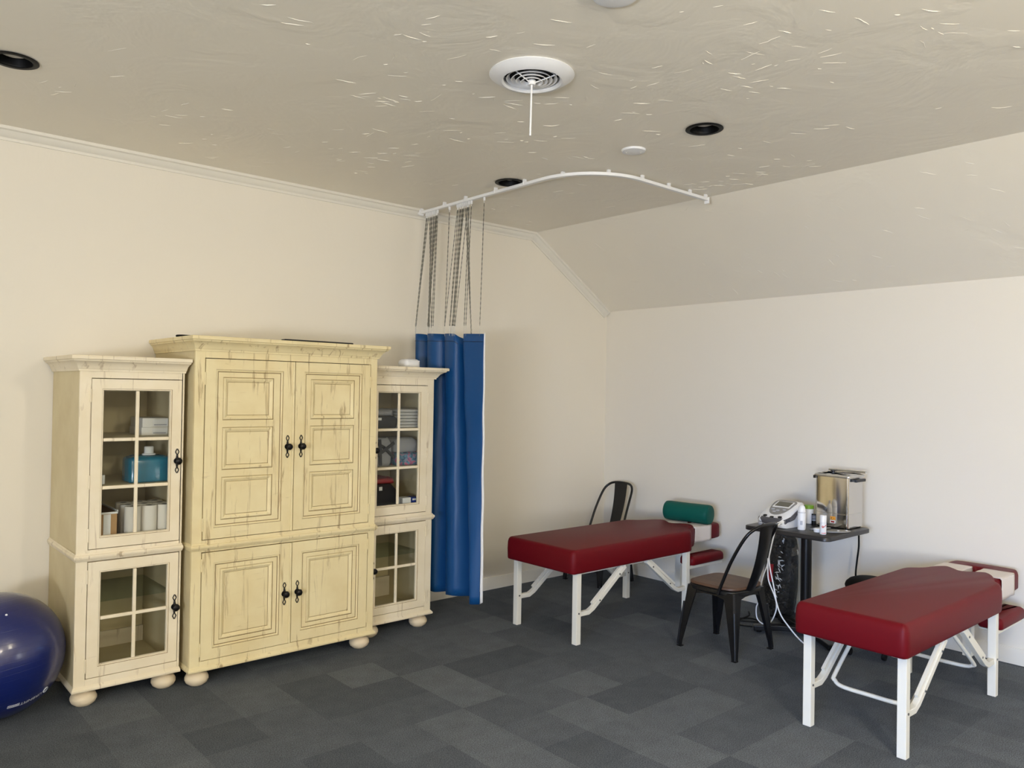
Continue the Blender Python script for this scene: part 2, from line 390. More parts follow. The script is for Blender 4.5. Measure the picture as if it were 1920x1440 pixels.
# end mitre of the sloped run is cut along the right wall
struct('trim_1', b, M['trim'], angle=20)
bp = [(0, 0), (.014, 0), (.014, .075), (.009, .090), (.006, .098), (0, .10)]
b = MB().loft([[(XW, -o, z) for o, z in bp], [(0, -o, z) for o, z in bp]]); struct('baseboard_left', b, M['trim'])
b = MB().loft([[(-o, YW, z) for o, z in bp], [(-o, -.014, z) for o, z in bp]]); struct('baseboard_right', b, M['trim'])

# lamps that light the room, behind the camera
for i, (x, y, z, p, c_) in enumerate(LAMPS):
    t = thing('ceiling_lamp', ['warm opal globe ceiling lamp behind the camera to the right', 'warm opal globe ceiling lamp furthest behind the camera', 'added unseen warm fill lamp behind the camera to the left'][i], 'ceiling lamp', (x, y, ZC))
    obj('canopy', MB().lathe([(.0, ZC), (.07, ZC), (.07, ZC-.02), (.012, ZC-.03), (.012, z+.10), (0, z+.10)], (x, y, 0)), M['white_metal'], t)

# ------------------------------------------------------------------ ceiling fittings
can_lab = ['black recessed ceiling light at the left edge of the ceiling', 'black recessed ceiling light beside the curtain rail', 'black recessed ceiling light to the right of the round air vent']
for i, (x, y) in enumerate(CANS):
    t = thing('recessed_light', can_lab[i], 'ceiling light', (x, y, ZC), 0, 'recessed ceiling lights')
    obj('trim_ring', MB().lathe([(.074, ZC-.001), (.096, ZC-.002), (.097, ZC-.005), (.090, ZC-.008), (.074, ZC-.007), (.074, ZC-.001)], (x, y, 0), 40), M['baffle'], t)
    b = MB(); n = 36; rings = []
    for k in range(9):
        z = ZC-.004+k*.013; r = .074-.002*k
        rings += [[(x+(r+.0015)*math.cos(2*PI*j/n), y+(r+.0015)*math.sin(2*PI*j/n), z) for j in range(n)], [(x+(r-.0015)*math.cos(2*PI*j/n), y+(r-.0015)*math.sin(2*PI*j/n), z+.007) for j in range(n)]]
    rings.append([(x+.001*math.cos(2*PI*j/n), y+.001*math.sin(2*PI*j/n), ZC+.125) for j in range(n)])
    b.loft(rings, cap=False); obj('baffle', b, M['baffle'], t, recalc=False)
    obj('light_bulb', MB().lathe([(0, ZC+.018), (.034, ZC+.020), (.050, ZC+.026), (.054, ZC+.036), (.042, ZC+.085), (.02, ZC+.118), (0, ZC+.118)], (x, y, 0), 28), M['bulb'], t)
x, y = VENT
t = thing('air_vent', 'round white ceiling air vent with ring louvres and a hanging wand', 'air vent', (x, y, ZC))
obj('vent_rim', MB().lathe([(.122, ZC-.001), (.184, ZC-.001), (.186, ZC-.006), (.178, ZC-.012), (.150, ZC-.030), (.132, ZC-.034), (.124, ZC-.028), (.122, ZC-.001)], (x, y, 0), 56), M['plastic_white'], t)
b = MB()
for k, r in enumerate((.112, .091, .070, .049)):
    z = ZC-.012-.0045*k; b = MB()
    b.lathe([(r-.015, z), (r-.013, z+.001), (r, z-.011), (r-.001, z-.0128), (r-.015, z)], (x, y, 0), 48)
    obj('ring_louvre', b, M['plastic_white'], t)
b = MB().lathe([(0, ZC-.03), (.018, ZC-.03), (.016, ZC-.050), (0, ZC-.050)], (x, y, 0), 24)
obj('hub', b, M['plastic_white'], t)
for a in (1.35, 3.25, 5.2):
    b = MB().tube([(x+.014*math.cos(a), y+.014*math.sin(a), ZC-.040), (x+.126*math.cos(a), y+.126*math.sin(a), ZC-.014)], .003, 6)
    obj('spoke', b, M['plastic_white'], t)
obj('duct', MB().lathe([(.121, ZC-.002), (.121, ZC+.16), (.001, ZC+.16)], (x, y, 0), 40), M['duct'], t)
obj('wand', MB().tube([(x, y, ZC-.045), (x-.002, y+.002, ZC-.27)], .0042, 8), M['plastic_white'], t)
for x, y, r, lab in ((-2.158, -2.113, .070, 'small round white ceiling cover between the vent and the curtain rail'), (-3.56, -3.20, .085, 'round white ceiling cover at the top edge of the photo')):
    t = thing('ceiling_cover', lab, 'ceiling cover', (x, y, ZC))
    obj('disc', MB().lathe([(0, ZC-.016), (r*.7, ZC-.015), (r*.93, ZC-.011), (r, ZC-.003), (r, ZC-.0005), (0, ZC-.0005)], (x, y, 0), 40), M['plastic_white'], t)
    for s in (-1, 1): obj('screw', MB().lathe([(0, ZC-.018), (.005, ZC-.017), (.005, ZC-.012), (0, ZC-.012)], (x+s*r*.42, y-s*r*.42, 0), 10), M['bulb'], t)

# curtain rail
ZR = 2.985; XR = -2.18; YR = -1.82
path = [(XR, -.012, ZR), (XR, -.5, ZR), (XR, -1.0, ZR)] + [(XR+.42-.42*math.cos(a), YR+.42-.42*math.sin(a), ZR) for a in [PI/2*k/14 for k in range(15)]] + [(-1.4, YR, ZR), (-1.025, YR, ZR)]
t = thing('curtain_rail', 'white curved curtain rail fixed below the ceiling from wall to slope', 'curtain rail', (XR, -.9, ZR))
obj('rail', MB().tube(path, 0, rect=(.014, .010), up=(0, 0, 1)), M['rail'], t, bevel=.003)
clips = [(XR, -.06), (XR, -.35), (XR, -.60), (XR, -.93), (XR, -1.22), (XR+.05, -1.52), (XR+.22, -1.75), (-1.72, YR), (-1.45, YR), (-1.22, YR), (-1.04, YR)]
for x, y in clips:
    b = MB().box(x-.012, x+.012, y-.008, y+.008, ZR+.009, ZC-.0005).box(x-.018, x+.018, y-.005, y+.005, ZR-.004, ZR+.012)
    obj('rail_clip', b, M['plastic_white'], t, bevel=.002)
obj('end_cap', MB().box(-1.03, -1.018, YR-.018, YR+.018, ZR-.03, ZR+.014), M['rail'], t, bevel=.002)
obj('wall_flange', MB().box(XR-.02, XR+.02, -.060, -.050, ZR-.02, ZR+.02), M['rail'], t, bevel=.002)

# ------------------------------------------------------------------ curtain
XCUR = -2.215
t = thing('privacy_curtain', 'blue cubicle curtain bunched beside the right glass cabinet on bead chains', 'curtain', (XCUR, -.5, .2))
# plan folds: (y_top, x_top, y_bottom, x_bottom)
KEY = [(-.055, .00, -.14, .02), (-.12, -.035, -.20, -.03), (-.165, .02, -.25, .04), (-.187, .085, -.29, .08), (-.208, .02, -.32, .02), (-.27, -.040, -.37, -.055), (-.34, -.045, -.42, -.05), (-.39, -.015, -.445, .02),
       (-.415, .03, -.465, .085), (-.44, -.01, -.49, .03), (-.50, -.045, -.55, -.045), (-.57, -.05, -.62, -.065), (-.615, -.035, -.67, -.04), (-.630, .05, -.705, .04), (-.648, .075, -.740, .10), (-.664, .02, -.765, .06),
       (-.69, -.035, -.79, -.01), (-.75, -.03, -.82, -.045), (-.82, -.02, -.85, -.03), (-.887, -.015, -.875, .0)]
tp = smooth_path([(k[0], k[1], 0) for k in KEY], 6); bt = smooth_path([(k[2], k[3], 0) for k in KEY], 6)
NZ = 34; n = len(tp)
def zt(i):
    y = tp[i].x; return 2.062+(y+.05)*.045-.075*math.exp(-((y+.648)/.024)**2)-.012*math.exp(-((y+.19)/.02)**2)
def zb(i):
    y = bt[i].x; return .205+.03*math.sin(y*17)*.4
vs = []; fs = []
for j in range(NZ+1):
    q = j/NZ; qq = q*q*(3-2*q)*.5+q*.5
    for i in range(n):
        y = tp[i].x*(1-qq)+bt[i].x*qq; x = tp[i].y*(1-qq)+bt[i].y*qq
        x += .006*math.sin(9*q*PI+i*.3)*(q*(1-q)*2)
        vs.append((XCUR+x, y, zt(i)*(1-q)+zb(i)*q))
for j in range(NZ):
    for i in range(n-1): fs.append((j*n+i, j*n+i+1, (j+1)*n+i+1, (j+1)*n+i))
c = obj('curtain_fabric', MB().add(vs, fs), M['curtain'], t, angle=180)
sm = c.modifiers.new('thickness', 'SOLIDIFY'); sm.thickness = .003
b = MB(); hv = []
for j in range(NZ+1):
    q = j/NZ; p = vs[j*n+n-1]; w = .006+.012*q
    hv += [(p[0]+.004, p[1]+.002, p[2]), (p[0]+.010+w*.5, p[1]-w*.55, p[2]+.01)]
b.add(hv, [(2*j, 2*j+1, 2*j+3, 2*j+2) for j in range(NZ)])
h = obj('hem', b, M['lining'], t, angle=180); h['label'] = 'white edge of the curtain'
sm = h.modifiers.new('thickness', 'SOLIDIFY'); sm.thickness = .003
# stitched top band
hv = []; f2 = []
for i in range(n):
    p = vs[i]; hv += [(p[0]-.004, p[1], p[2]-.052), (p[0]-.004, p[1], p[2]-.055)]
obj('stitch_line', MB().add(hv, [(2*i, 2*i+1, 2*i+3, 2*i+2) for i in range(n-1)]), M['cloth_black'], t, angle=180)
CH = [(-0.122,-0.07),(-0.132,-0.103),(-0.148,-0.108),(-0.16,-0.177),(-0.176,-0.206),(-0.187,-0.222),(-0.2,-0.249),(-0.216,-0.213),(-0.224,-0.241),(-0.24,-0.257),(-0.253,-0.328),(-0.264,-0.344),(-0.248,-0.225),(-0.411,-0.447),(-0.506,-0.456),(-0.516,-0.551),(-0.536,-0.555),(-0.546,-0.58),(-0.561,-0.589),(-0.571,-0.599),(-0.582,-0.577),(-0.597,-0.643),(-0.611,-0.65),(-0.623,-0.606),(-0.629,-0.654),(-0.64,-0.7),(-0.666,-0.718),(-0.808,-0.848)]
def near_top(y):
    k = min(range(n), key=lambda i: abs(tp[i].x-y)); return vs[k]
for ya, yb in CH:
    T = near_top(yb); T = (T[0], yb, T[2])
    a = Vector((XR, ya, ZR-.05)); e_ = Vector((T[0], T[1], T[2]+.055)); ln = (e_-a).length; nb = int(ln/.017)
    path = []; rad = []
    for k in range(nb+1):
        p = a.lerp(e_, k/nb); path.append(p); rad.append(.0038 if k % 2 else .0018)
    b = MB().tube(path, rad, 5); b.tube([e_, (T[0], T[1], T[2]+.02), (T[0], T[1], T[2]-.015)], .0009, 4)
    o = obj('hanging_chain', b, M['steel_chain'], t, angle=80)
    b = MB().box(XR-.007, XR+.007, ya-.004, ya+.004, ZR-.034, ZR-.0105).tube([(XR, ya, ZR-.034), (XR, ya, ZR-.05)], .002, 5)
    obj('glider', b, M['plastic_white'], t)

# ------------------------------------------------------------------ cabinets
def handle_mb(x, y, z):
    b = MB(); Ry = Matrix.Rotation(PI/2, 3, 'X')
    b.lathe([(0, 0), (.017, 0), (.016, .003), (.008, .004), (.0075, .016), (.016, .022), (.0195, .030), (.017, .038), (.008, .043), (0, .044)], (x, y, z), 20, R=Ry)
    for s in (-1, 1):
        b.tube([(x, y-.002, z+s*.014), (x, y-.002, z+s*.034)], [.0075, .004], 8)
        c = z+s*.049
        pts = []
        for k in range(18):
            a = 2*PI*k/18; q = 1+.22*math.cos(4*a)
            pts.append((x+.0072*math.cos(a)*q, y-.0025, c+.0145*math.sin(a)*(1.06 if math.sin(a)*s > .8 else 1)))
        b.tube(pts, .0026, 6, closed=True)
    return b
def hinge_mb(x, y, z):
    b = MB().tube([(x, y-.001, z-.028), (x, y-.001, z+.028)], .0042, 8)
    for s in (-1, 1): b.lathe([(0, 0), (.005, 0), (.003, .007), (0, .009)], (x, y-.001, z+s*.028), 8, R=Matrix.Rotation(0 if s > 0 else PI, 3, 'X'))
    return b
def sweep_u(prof, X0, X1, Yf, ol, orr, yb=-.004):
    """profile (out, z) carried round left side, front, right side; ol/orr scale the overhang of the sides"""
    rings = [[(X0-o*ol, yb, z) for o, z in prof], [(X0-o*ol, Yf-o, z) for o, z in prof], [(X1+o*orr, Yf-o, z) for o, z in prof], [(X1+o*orr, yb, z) for o, z in prof]]
    return MB().loft(rings)
def cabinet(name, label, X0, X1, Yf, top, mat, side_mat, ol, orr, open_front, sl_, sr_, dz_up, dz_lo, cornice_h):
    t = thing(name, label, 'cabinet', ((X0+X1)/2, Yf/2, 0))
    yb = -.006; T = .018
    b = MB()
    zb_ = .10; zt_ = top-cornice_h+.02
    b.box(X0, X0+T, yb, Yf+.02, zb_, zt_, 1).box(X1-T, X1, yb, Yf+.02, zb_, zt_, 1)
    b.box(X0+T, X1-T, yb, yb-.01, zb_, zt_, 1)                                    # back
    for z in (zb_, .748, zt_-.02): b.box(X0+T, X1-T, yb-.01, Yf+.02, z, z+.02, 1)
    # face frame
    b.box(X0, X0+sl_, Yf, Yf+.02, zb_, zt_).box(X1-sr_, X1, Yf, Yf+.02, zb_, zt_)
    for z0, z1 in ((zb_, dz_lo[0]-.004), (dz_lo[1]+.004, dz_up[0]-.004), (dz_up[1]+.004, zt_)): b.box(X0+sl_, X1-sr_, Yf, Yf+.02, z0, z1)
    obj('carcass', b, [mat, side_mat], t, bevel=.002)
    c0 = top-cornice_h
    pf = [(0, c0), (.009, c0), (.010, c0+.008), (.014, c0+.012), (.018, c0+.020), (.026, c0+.034), (.040, c0+cornice_h*.58), (.050, c0+cornice_h*.64), (.052, c0+cornice_h*.70), (.054, c0+cornice_h*.74), (.062, c0+cornice_h*.76), (.063, top-.004), (.060, top), (-.05, top), (-.05, c0)]
    cb = sweep_u(pf, X0, X1, Yf, ol, orr); cb.box(X0+.04, X1-.04, yb, Yf+.04, top-.02, top-.001)
    obj('cornice', cb, mat, t, angle=25)
    w0 = .741
    pf = [(0, w0), (.006, w0), (.012, w0+.010), (.016, w0+.016), (.017, w0+.024), (.013, w0+.030), (.007, w0+.033), (.004, w0+.040), (0, w0+.040), (-.005, w0+.02)]
    obj('waist_moulding', sweep_u(pf, X0, X1, Yf, min(ol, 1)*.9, min(orr, 1)*.9), mat, t, angle=25)
    pf = [(0, .085), (.011, .085), (.014, .090), (.014, .097), (.008, .104), (.003, .110), (0, .112), (-.03, .112), (-.03, .085)]
    bb = sweep_u(pf, X0, X1, Yf, min(ol, 1)*.9, min(orr, 1)*.9); bb.box(X0+.01, X1-.01, yb, Yf+.02, .086, .100)
    obj('base_moulding', bb, mat, t, angle=25)
    for x in (X0+.062, X1-.062):
        for y in (Yf+.058, -.085):
            obj('foot', MB().lathe([(0, 0), (.036, 0), (.040, .003), (.055, .014), (.0625, .030), (.0625, .042), (.055, .058), (.042, .067), (.034, .070), (.034, .074), (.040, .078), (.040, .086), (0, .086)], (x, y, 0), 30), M['foot'], t)
    return t
def glass_door(t, x0, x1, z0, z1, gx, gz, hm, Y, mat, hx, hz, hinge_x, hinges):
    """door leaf with a glazed opening gx x gz, vertical bar in the middle, bars at heights hm"""
    Y0 = Y-.002; Y1 = Y+.020; b = MB(); hole = (gx[0]-.010, gx[1]+.010, gz[0]-.010, gz[1]+.010)
    b.plate(x0, x1, z0, z1, Y0, [hole]).plate(x0, x1, z0, z1, Y1, [hole])
    def ringf(r, i, y): return [(r[0]+i, y, r[2]+i), (r[1]-i, y, r[2]+i), (r[1]-i, y, r[3]-i), (r[0]+i, y, r[3]-i)]
    q = [(0,1,5,4),(1,2,6,5),(2,3,7,6),(3,0,4,7)]
    b.add(ringf((x0,x1,z0,z1), 0, Y0)+ringf((x0,x1,z0,z1), 0, Y1), q)
    b.add(ringf(hole, 0, Y0)+ringf(hole, .0015, Y0+.003), q, 1); b.add(ringf(hole, .0015, Y0+.003)+ringf(hole, .006, Y0+.002), q); b.add(ringf(hole, .006, Y0+.002)+ringf(hole, .010, Y0+.009), q); b.add(ringf(hole, .010, Y0+.009)+ringf(hole, .010, Y1), q); b.add(ringf(hole, .010, Y1)+ringf(hole, 0, Y1), q)
    xm = (gx[0]+gx[1])/2
    d = obj('door', b, [mat, M['glaze']], t, angle=30)
    bar = MB().box(xm-.009, xm+.009, Y0+.004, Y0+.018, gz[0], gz[1])
    for z in hm: bar.box(gx[0], gx[1], Y0+.0035, Y0+.018, z-.009, z+.009)
    obj('glazing_bar', bar, mat, d, bevel=.004)
    obj('window_pane', MB().box(gx[0]-.003, gx[1]+.003, Y0+.012, Y0+.015, gz[0]-.003, gz[1]+.003), M['glass'], d)
    obj('handle', handle_mb(hx, Y0, hz), M['iron'], d)
    for z in hinges: obj('hinge', hinge_mb(hinge_x, Y0, z), mat, d)
    return d
def panel_door(t, x0, x1, z0, z1, fr, panels, Y, mat, hx, hz, hinge_x, hinges):
    Y0 = Y-.003; b = MB()
    b.plate(x0, x1, z0, z1, Y0, [fr])
    Y1 = Y+.018
    def ringf(r, i, y): return [(r[0]+i, y, r[2]+i), (r[1]-i, y, r[2]+i), (r[1]-i, y, r[3]-i), (r[0]+i, y, r[3]-i)]
    q = [(0,1,5,4),(1,2,6,5),(2,3,7,6),(3,0,4,7)]
    b.add(ringf((x0,x1,z0,z1), 0, Y0)+ringf((x0,x1,z0,z1), 0, Y1), q); b.add(ringf((x0,x1,z0,z1), 0, Y1), [(0,1,2,3)])
    # ovolo moulding round the field
    st = [(0, 0, 0), (.0016, .003, 1), (.006, .0015, 0), (.012, .006, 0), (.0135, .0095, 1), (.0155, .008, 1)]
    for (i0, d0, _), (i1, d1, mm) in zip(st[:-1], st[1:]): b.add(ringf(fr, i0, Y0+d0)+ringf(fr, i1, Y0+d1), q, mm)
    i, dd = st[-1][0], st[-1][1]
    b.plate(fr[0]+i, fr[1]-i, fr[2]+i, fr[3]-i, Y0+dd, panels)
    for p in panels:
        b.relief(p, [(.0018, .0035, 1), (.006, -.0045, 0), (.012, -.0055, 0), (.020, -.001, 0), (.026, .003, 0), (.0275, .0055, 1), (.0295, .0025, 0)], Y0+dd, 0)
    d = obj('door', b, [mat, M['glaze']], t, angle=22)
    obj('handle', handle_mb(hx, Y0, hz), M['iron'], d)
    for z in hinges: obj('hinge', hinge_mb(hinge_x, Y0, z), mat, d)
    return d
UP = (.800, 1.666); LO = (.147, .733)
# left tower
YL = -.60
tl = cabinet('display_cabinet', 'narrow cream glazed display cabinet at the left, beside the blue ball', -4.613, -4.097, YL, 1.783, M['cream2'], M['cream_plain'], .8, .30, True, .052, .012, UP, LO, .078)
glass_door(tl, -4.557, -4.112, *UP, (-4.498, -4.172), (.862, 1.606), (1.107, 1.353), YL, M['cream2'], -4.131, 1.230, -4.561, (.87, 1.14, 1.58))
glass_door(tl, -4.557, -4.112, *LO, (-4.494, -4.168), (.208, .674), (.441,), YL, M['cream2'], -4.129, .441, -4.561, (.21, .66))
for z in (1.100, 1.346): obj('shelf', MB().box(-4.593, -4.117, -.02, YL+.035, z, z+.014), M['cream_plain'], tl)
s = obj('glass_shelf', MB().box(-4.593, -4.117, -.02, YL+.10, .50, .507), M['shelf_glass'], tl)
obj('back_cleat', MB().box(-4.593, -4.117, -.018, -.034, .12, .21), M['cream2'], tl)
obj('dark_upright', MB().box(-4.50, -4.492, -.30, -.315, .44, .735), M['dark_plastic'], tl)  # thin dark upright bar inside the lower compartment
# right tower
YQ = -.527
tr = cabinet('display_cabinet', 'narrow cream glazed display cabinet standing next to the blue curtain', -2.892, -2.374, YQ, 1.792, M['cream2'], M['cream_plain'], 0, 1.35, True, .02, .052, UP, LO, .078)
glass_door(tr, -2.870, -2.428, *UP, (-2.817, -2.493), (.865, 1.614), (1.110, 1.368), YQ, M['cream2'], -2.846, 1.236, -2.424, (.87, 1.2, 1.58))
glass_door(tr, -2.870, -2.428, *LO, (-2.817, -2.498), (.205, .671), (.445,), YQ, M['cream2'], -2.846, .445, -2.424, (.21, .66))
for z in (1.103, 1.361): obj('shelf', MB().box(-2.872, -2.394, -.02, YQ+.035, z, z+.014), M['cream_plain'], tr)
obj('glass_shelf', MB().box(-2.872, -2.394, -.02, YQ+.10, .50, .507), M['shelf_glass'], tr)
obj('back_cleat', MB().box(-2.872, -2.394, -.018, -.034, .12, .26), M['cream2'], tr)
# tall centre cabinet
YT = -.678; DU = (.800, 1.789); DL = (.142, .727)
tc = cabinet('wardrobe_cabinet', 'tall wide distressed cream cabinet with four panelled doors between the glazed ones', -4.070, -2.928, YT, 1.910, M['cream'], M['cream_plain'], .62, .95, False, .053, .046, DU, DL, .080)
pz = [(1.451, 1.690), (1.175, 1.412), (.899, 1.136)]
panel_door(tc, -4.013, -3.505, *DU, (-3.956, -3.563, .860, 1.732), [(-3.914, -3.618, a, c) for a, c in pz], YT, M['cream'], -3.531, 1.293, -4.017, (.88, 1.68))
panel_door(tc, -3.487, -2.980, *DU, (-3.430, -3.038, .860, 1.732), [(-3.384, -3.088, a, c) for a, c in pz], YT, M['cream'], -3.446, 1.293, -2.976, (.88, 1.68))
panel_door(tc, -4.013, -3.505, *DL, (-3.950, -3.563, .200, .668), [(-3.912, -3.602, .238, .630)], YT, M['cream'], -3.533, .434, -4.017, (.20, .66))
panel_door(tc, -3.487, -2.980, *DL, (-3.430, -3.040, .200, .668), [(-3.392, -3.080, .238, .630)], YT, M['cream'], -3.452, .434, -2.976, (.20, .66))
for z0, z1 in (DU, DL): obj('astragal', MB().tube([(-3.4975, YT-.003, z0), (-3.4975, YT-.003, z1)], .0075, 10), M['cream'], tc)

# things standing on the cabinets
solo('black_bar', MB().box(-3.36, -2.86, -.26, -.20, 1.9108, 1.951), M['black_plastic'], 'long flat black bar lying on top of the tall cream cabinet', 'bar', bevel=.006)
P = [(-4.04, -.30, 1.918), (-3.98, -.28, 1.925), (-3.92, -.33, 1.920), (-3.86, -.25, 1.926), (-3.90, -.20, 1.918), (-3.99, -.22, 1.922), (-4.03, -.26, 1.932), (-3.95, -.31, 1.930), (-3.84, -.28, 1.918), (-3.79, -.27, 1.916)]
solo('cable_coil', MB().tube(smooth_path(P, 8), .0055, 7), M['rubber'], 'untidy black cable lying on the left end of the tall cream cabinet', 'cable')
t = thing('desk_gadget', 'small rounded white gadget on top of the right glazed cabinet', 'gadget', (-2.50, -.40, 1.792))
b = MB(); pl = rrect(-2.565, -2.435, -.46, -.34, .035)
cushion(b, pl, [(.004, 1.7925), (0, 1.797), (0, 1.83), (.006, 1.842), (.02, 1.851), (.045, 1.854)]); obj('shell', b, M['plastic_white'], t, angle=60)
obj('indicator', MB().lathe([(0, 0), (.005, 0), (.004, .003), (0, .004)], (-2.452, -.452, 1.838), 12, R=Matrix.Rotation(PI/2, 3, 'X')), M['white_print'], t)

# ---- contents of the left glazed cabinet
for k, (z, h) in enumerate(((1.3605, .045), (1.406, .050))):
    t = thing('carton', ['lower of two flat white cartons behind the left cabinet glass', 'upper of two flat white cartons behind the left cabinet glass'][k], 'carton', (-4.20, -.32, z), 0, 'white cartons on the top shelf')
    x0, x1 = -4.262+.004*k, -4.122
    obj('carton_body', MB().box(x0, x1, -.42, -.20, z, z+h), M['white_box'], t, bevel=.002)
    obj('label', MB().box(x0+.055, x0+.135, -.4212, -.4202, z+.006, z+h-.008), M['plastic_white'], t)
    obj('print_bar', MB().box(x0+.06, x0+.128, -.4220, -.4213, z+.010, z+.016), M['label_grey'], t)
t = thing('gel_jug', 'square teal gel jug with a white cap in the left cabinet', 'jug', (-4.24, -.40, 1.114))
b = MB(); pl = rrect(-4.350, -4.130, -.53, -.37, .03)
cushion(b, pl, [(.006, 1.1145), (0, 1.12), (0, 1.228), (.004, 1.240), (.014, 1.248), (.036, 1.254), (.056, 1.257)]); obj('jug_body', b, M['teal'], t, angle=40)
obj('cap', MB().lathe([(0, 1.2575), (.034, 1.2575), (.034, 1.264), (.024, 1.267), (.024, 1.299), (.021, 1.303), (0, 1.303)], (-4.232, -.455, 0), 24), M['plastic_white'], t)
solo('pill_box', MB().box(-4.487, -4.462, -.50, -.475, 1.1145, 1.163), M['plastic_white'], 'tiny white box on the middle shelf of the left cabinet', 'box', bevel=.001)
t = thing('open_carton', 'open brown cardboard carton on the lowest upper shelf of the left cabinet', 'carton', (-4.47, -.33, .768))
b = MB(); x0, x1, y0, y1 = -4.55, -4.405, -.54, -.12
b.box(x0, x1, y0, y1, .769, .774).box(x0, x0+.004, y0, y1, .774, .99).box(x1-.004, x1, y0, y1, .774, .975).box(x0, x1, y0, y0+.004, .774, .965).box(x0, x1, y1-.004, y1, .774, .99); obj('carton_body', b, M['cardboard'], t)
obj('white_edge', MB().box(x0, x1, y0-.001, y0+.005, .962, .972).box(x1-.005, x1+.001, y0, y1, .972, .980), M['white_box'], t)
obj('strapping', MB().box(-4.475, -4.44, y0-.0025, y0-.0005, .774, .96), M['white_box'], t)
first = None; k = 0
for iy, y in enumerate((-.515, -.430, -.345)):
    for ix, x in enumerate((-4.326, -4.244, -4.162)):
        lab = '%s paper roll in the %s row inside the left cabinet' % (('left', 'middle', 'right')[ix], ('front', 'second', 'back')[iy])
        if first is None:
            first = thing('paper_roll', lab, 'paper roll', (x, y, .769), 0, 'paper rolls in the left cabinet')
            obj('paper', MB().lathe([(.018, .222), (.039, .222), (.0405, .219), (.0405, .003), (.039, 0), (.018, 0), (.018, .222)], (0, 0, 0), 28), M['roll_paper'], first, local=True)
            obj('core', MB().lathe([(.0175, .221), (.0175, .002), (.016, .002), (.016, .19), (0, .19)], (0, 0, 0), 20), M['cloth_black'], first, local=True)
        else:
            o = copy_tree(first); o.location = (x, y, .769); o['label'] = lab
# ---- contents of the right glazed cabinet
def softbox(x0, x1, y0, y1, z0, z1, r, seed, amp=.006):
    rr = random.Random(seed); b = MB(); pl = rrect(x0, x1, y0, y1, r, 4); rings = []
    for d, z in ((r*.4, z0), (0, z0+(z1-z0)*.15), (-.003, z0+(z1-z0)*.5), (.002, z0+(z1-z0)*.8), (r*.5, z1-.004), (r*.95, z1)):
        rings.append([(x+rr.uniform(-amp, amp), y+rr.uniform(-amp, amp), z+(rr.uniform(-amp, amp) if z > z0 else 0)) for x, y in inset(pl, d)])
    b.loft(rings); return b
SH1, SH2, SH3 = 1.3755, 1.1175, .769
t = thing('tote_bag', 'dark folded bag on the top shelf of the right cabinet', 'bag', (-2.70, -.33, SH1))
obj('bag_body', softbox(-2.845, -2.62, -.47, -.20, SH1, SH1+.085, .04, 3), M['cloth_black'], t, angle=70); obj('bag_flap', softbox(-2.835, -2.65, -.46, -.22, SH1+.086, SH1+.125, .04, 4), M['cloth_grey'], t, angle=70)
obj('bag_tag', MB().box(-2.80, -2.765, -.4795, -.478, SH1+.055, SH1+.072), M['white_box'], t)
for k in range(6):
    z = SH1+.0005+k*.0215
    solo('folded_towel', softbox(-2.605, -2.435, -.45, -.18, z, z+.0205, .012, 20+k, .0), M['cloth_white'], ['lowest', 'second lowest', 'third lowest', 'third highest', 'second highest', 'topmost'][k]+' white towel of the folded stack in the right cabinet', 'towel', 'folded towels in the right cabinet', angle=70)
t = thing('strapped_pack', 'pale bag with crossed black straps in the right cabinet', 'bag', (-2.72, -.33, SH2))
obj('pack_body', softbox(-2.85, -2.655, -.46, -.20, SH2, SH2+.19, .04, 8), M['cloth_grey'], t, angle=70)
b = MB()
for p in ([(-2.835, -.475, SH2+.18), (-2.74, -.478, SH2+.13), (-2.66, -.475, SH2+.06)], [(-2.835, -.475, SH2+.05), (-2.74, -.480, SH2+.11), (-2.66, -.475, SH2+.16)], [(-2.775, -.477, SH2+.185), (-2.77, -.480, SH2+.10), (-2.765, -.477, SH2+.01)]): b.tube(p, 0, rect=(.010, .003), up=(0, -1, .01))
obj('strap', b, M['cloth_black'], t)
t = thing('cloth_bundle', 'bundle of grey and blue printed cloth in the right cabinet', 'cloth', (-2.53, -.33, SH2))
obj('printed_cloth', softbox(-2.628, -2.42, -.46, -.18, SH2, SH2+.085, .03, 9), M['cloth_print'], t, angle=70); obj('grey_cloth', softbox(-2.63, -2.425, -.44, -.18, SH2+.087, SH2+.185, .04, 10), M['cloth_grey'], t, angle=70)
t = thing('gym_bag', 'black bag with a red top in the right cabinet', 'bag', (-2.71, -.33, SH3))
obj('bag_body', softbox(-2.85, -2.60, -.46, -.18, SH3, SH3+.225, .06, 12), M['cloth_black'], t, angle=70); obj('bag_top', softbox(-2.84, -2.61, -.44, -.19, SH3+.226, SH3+.27, .06, 13), M['cloth_red'], t, angle=70)
obj('bag_tag', MB().box(-2.77, -2.745, -.4725, -.470, SH3+.19, SH3+.215), M['white_box'], t)
t = thing('small_carton', 'small blue and white carton at the bottom right of the right cabinet', 'carton', (-2.47, -.44, SH3))
obj('carton_body', MB().box(-2.515, -2.44, -.47, -.40, SH3+.0005, SH3+.125), M['blue_box'], t, bevel=.002); obj('label', MB().box(-2.50, -2.455, -.4715, -.4702, SH3+.105, SH3+.118), M['white_box'], t)
solo('white_carton', MB().box(-2.59, -2.525, -.49, -.42, SH3+.0005, SH3+.13), M['white_box'], 'small white carton between the black bag and the blue carton', 'carton', bevel=.002)

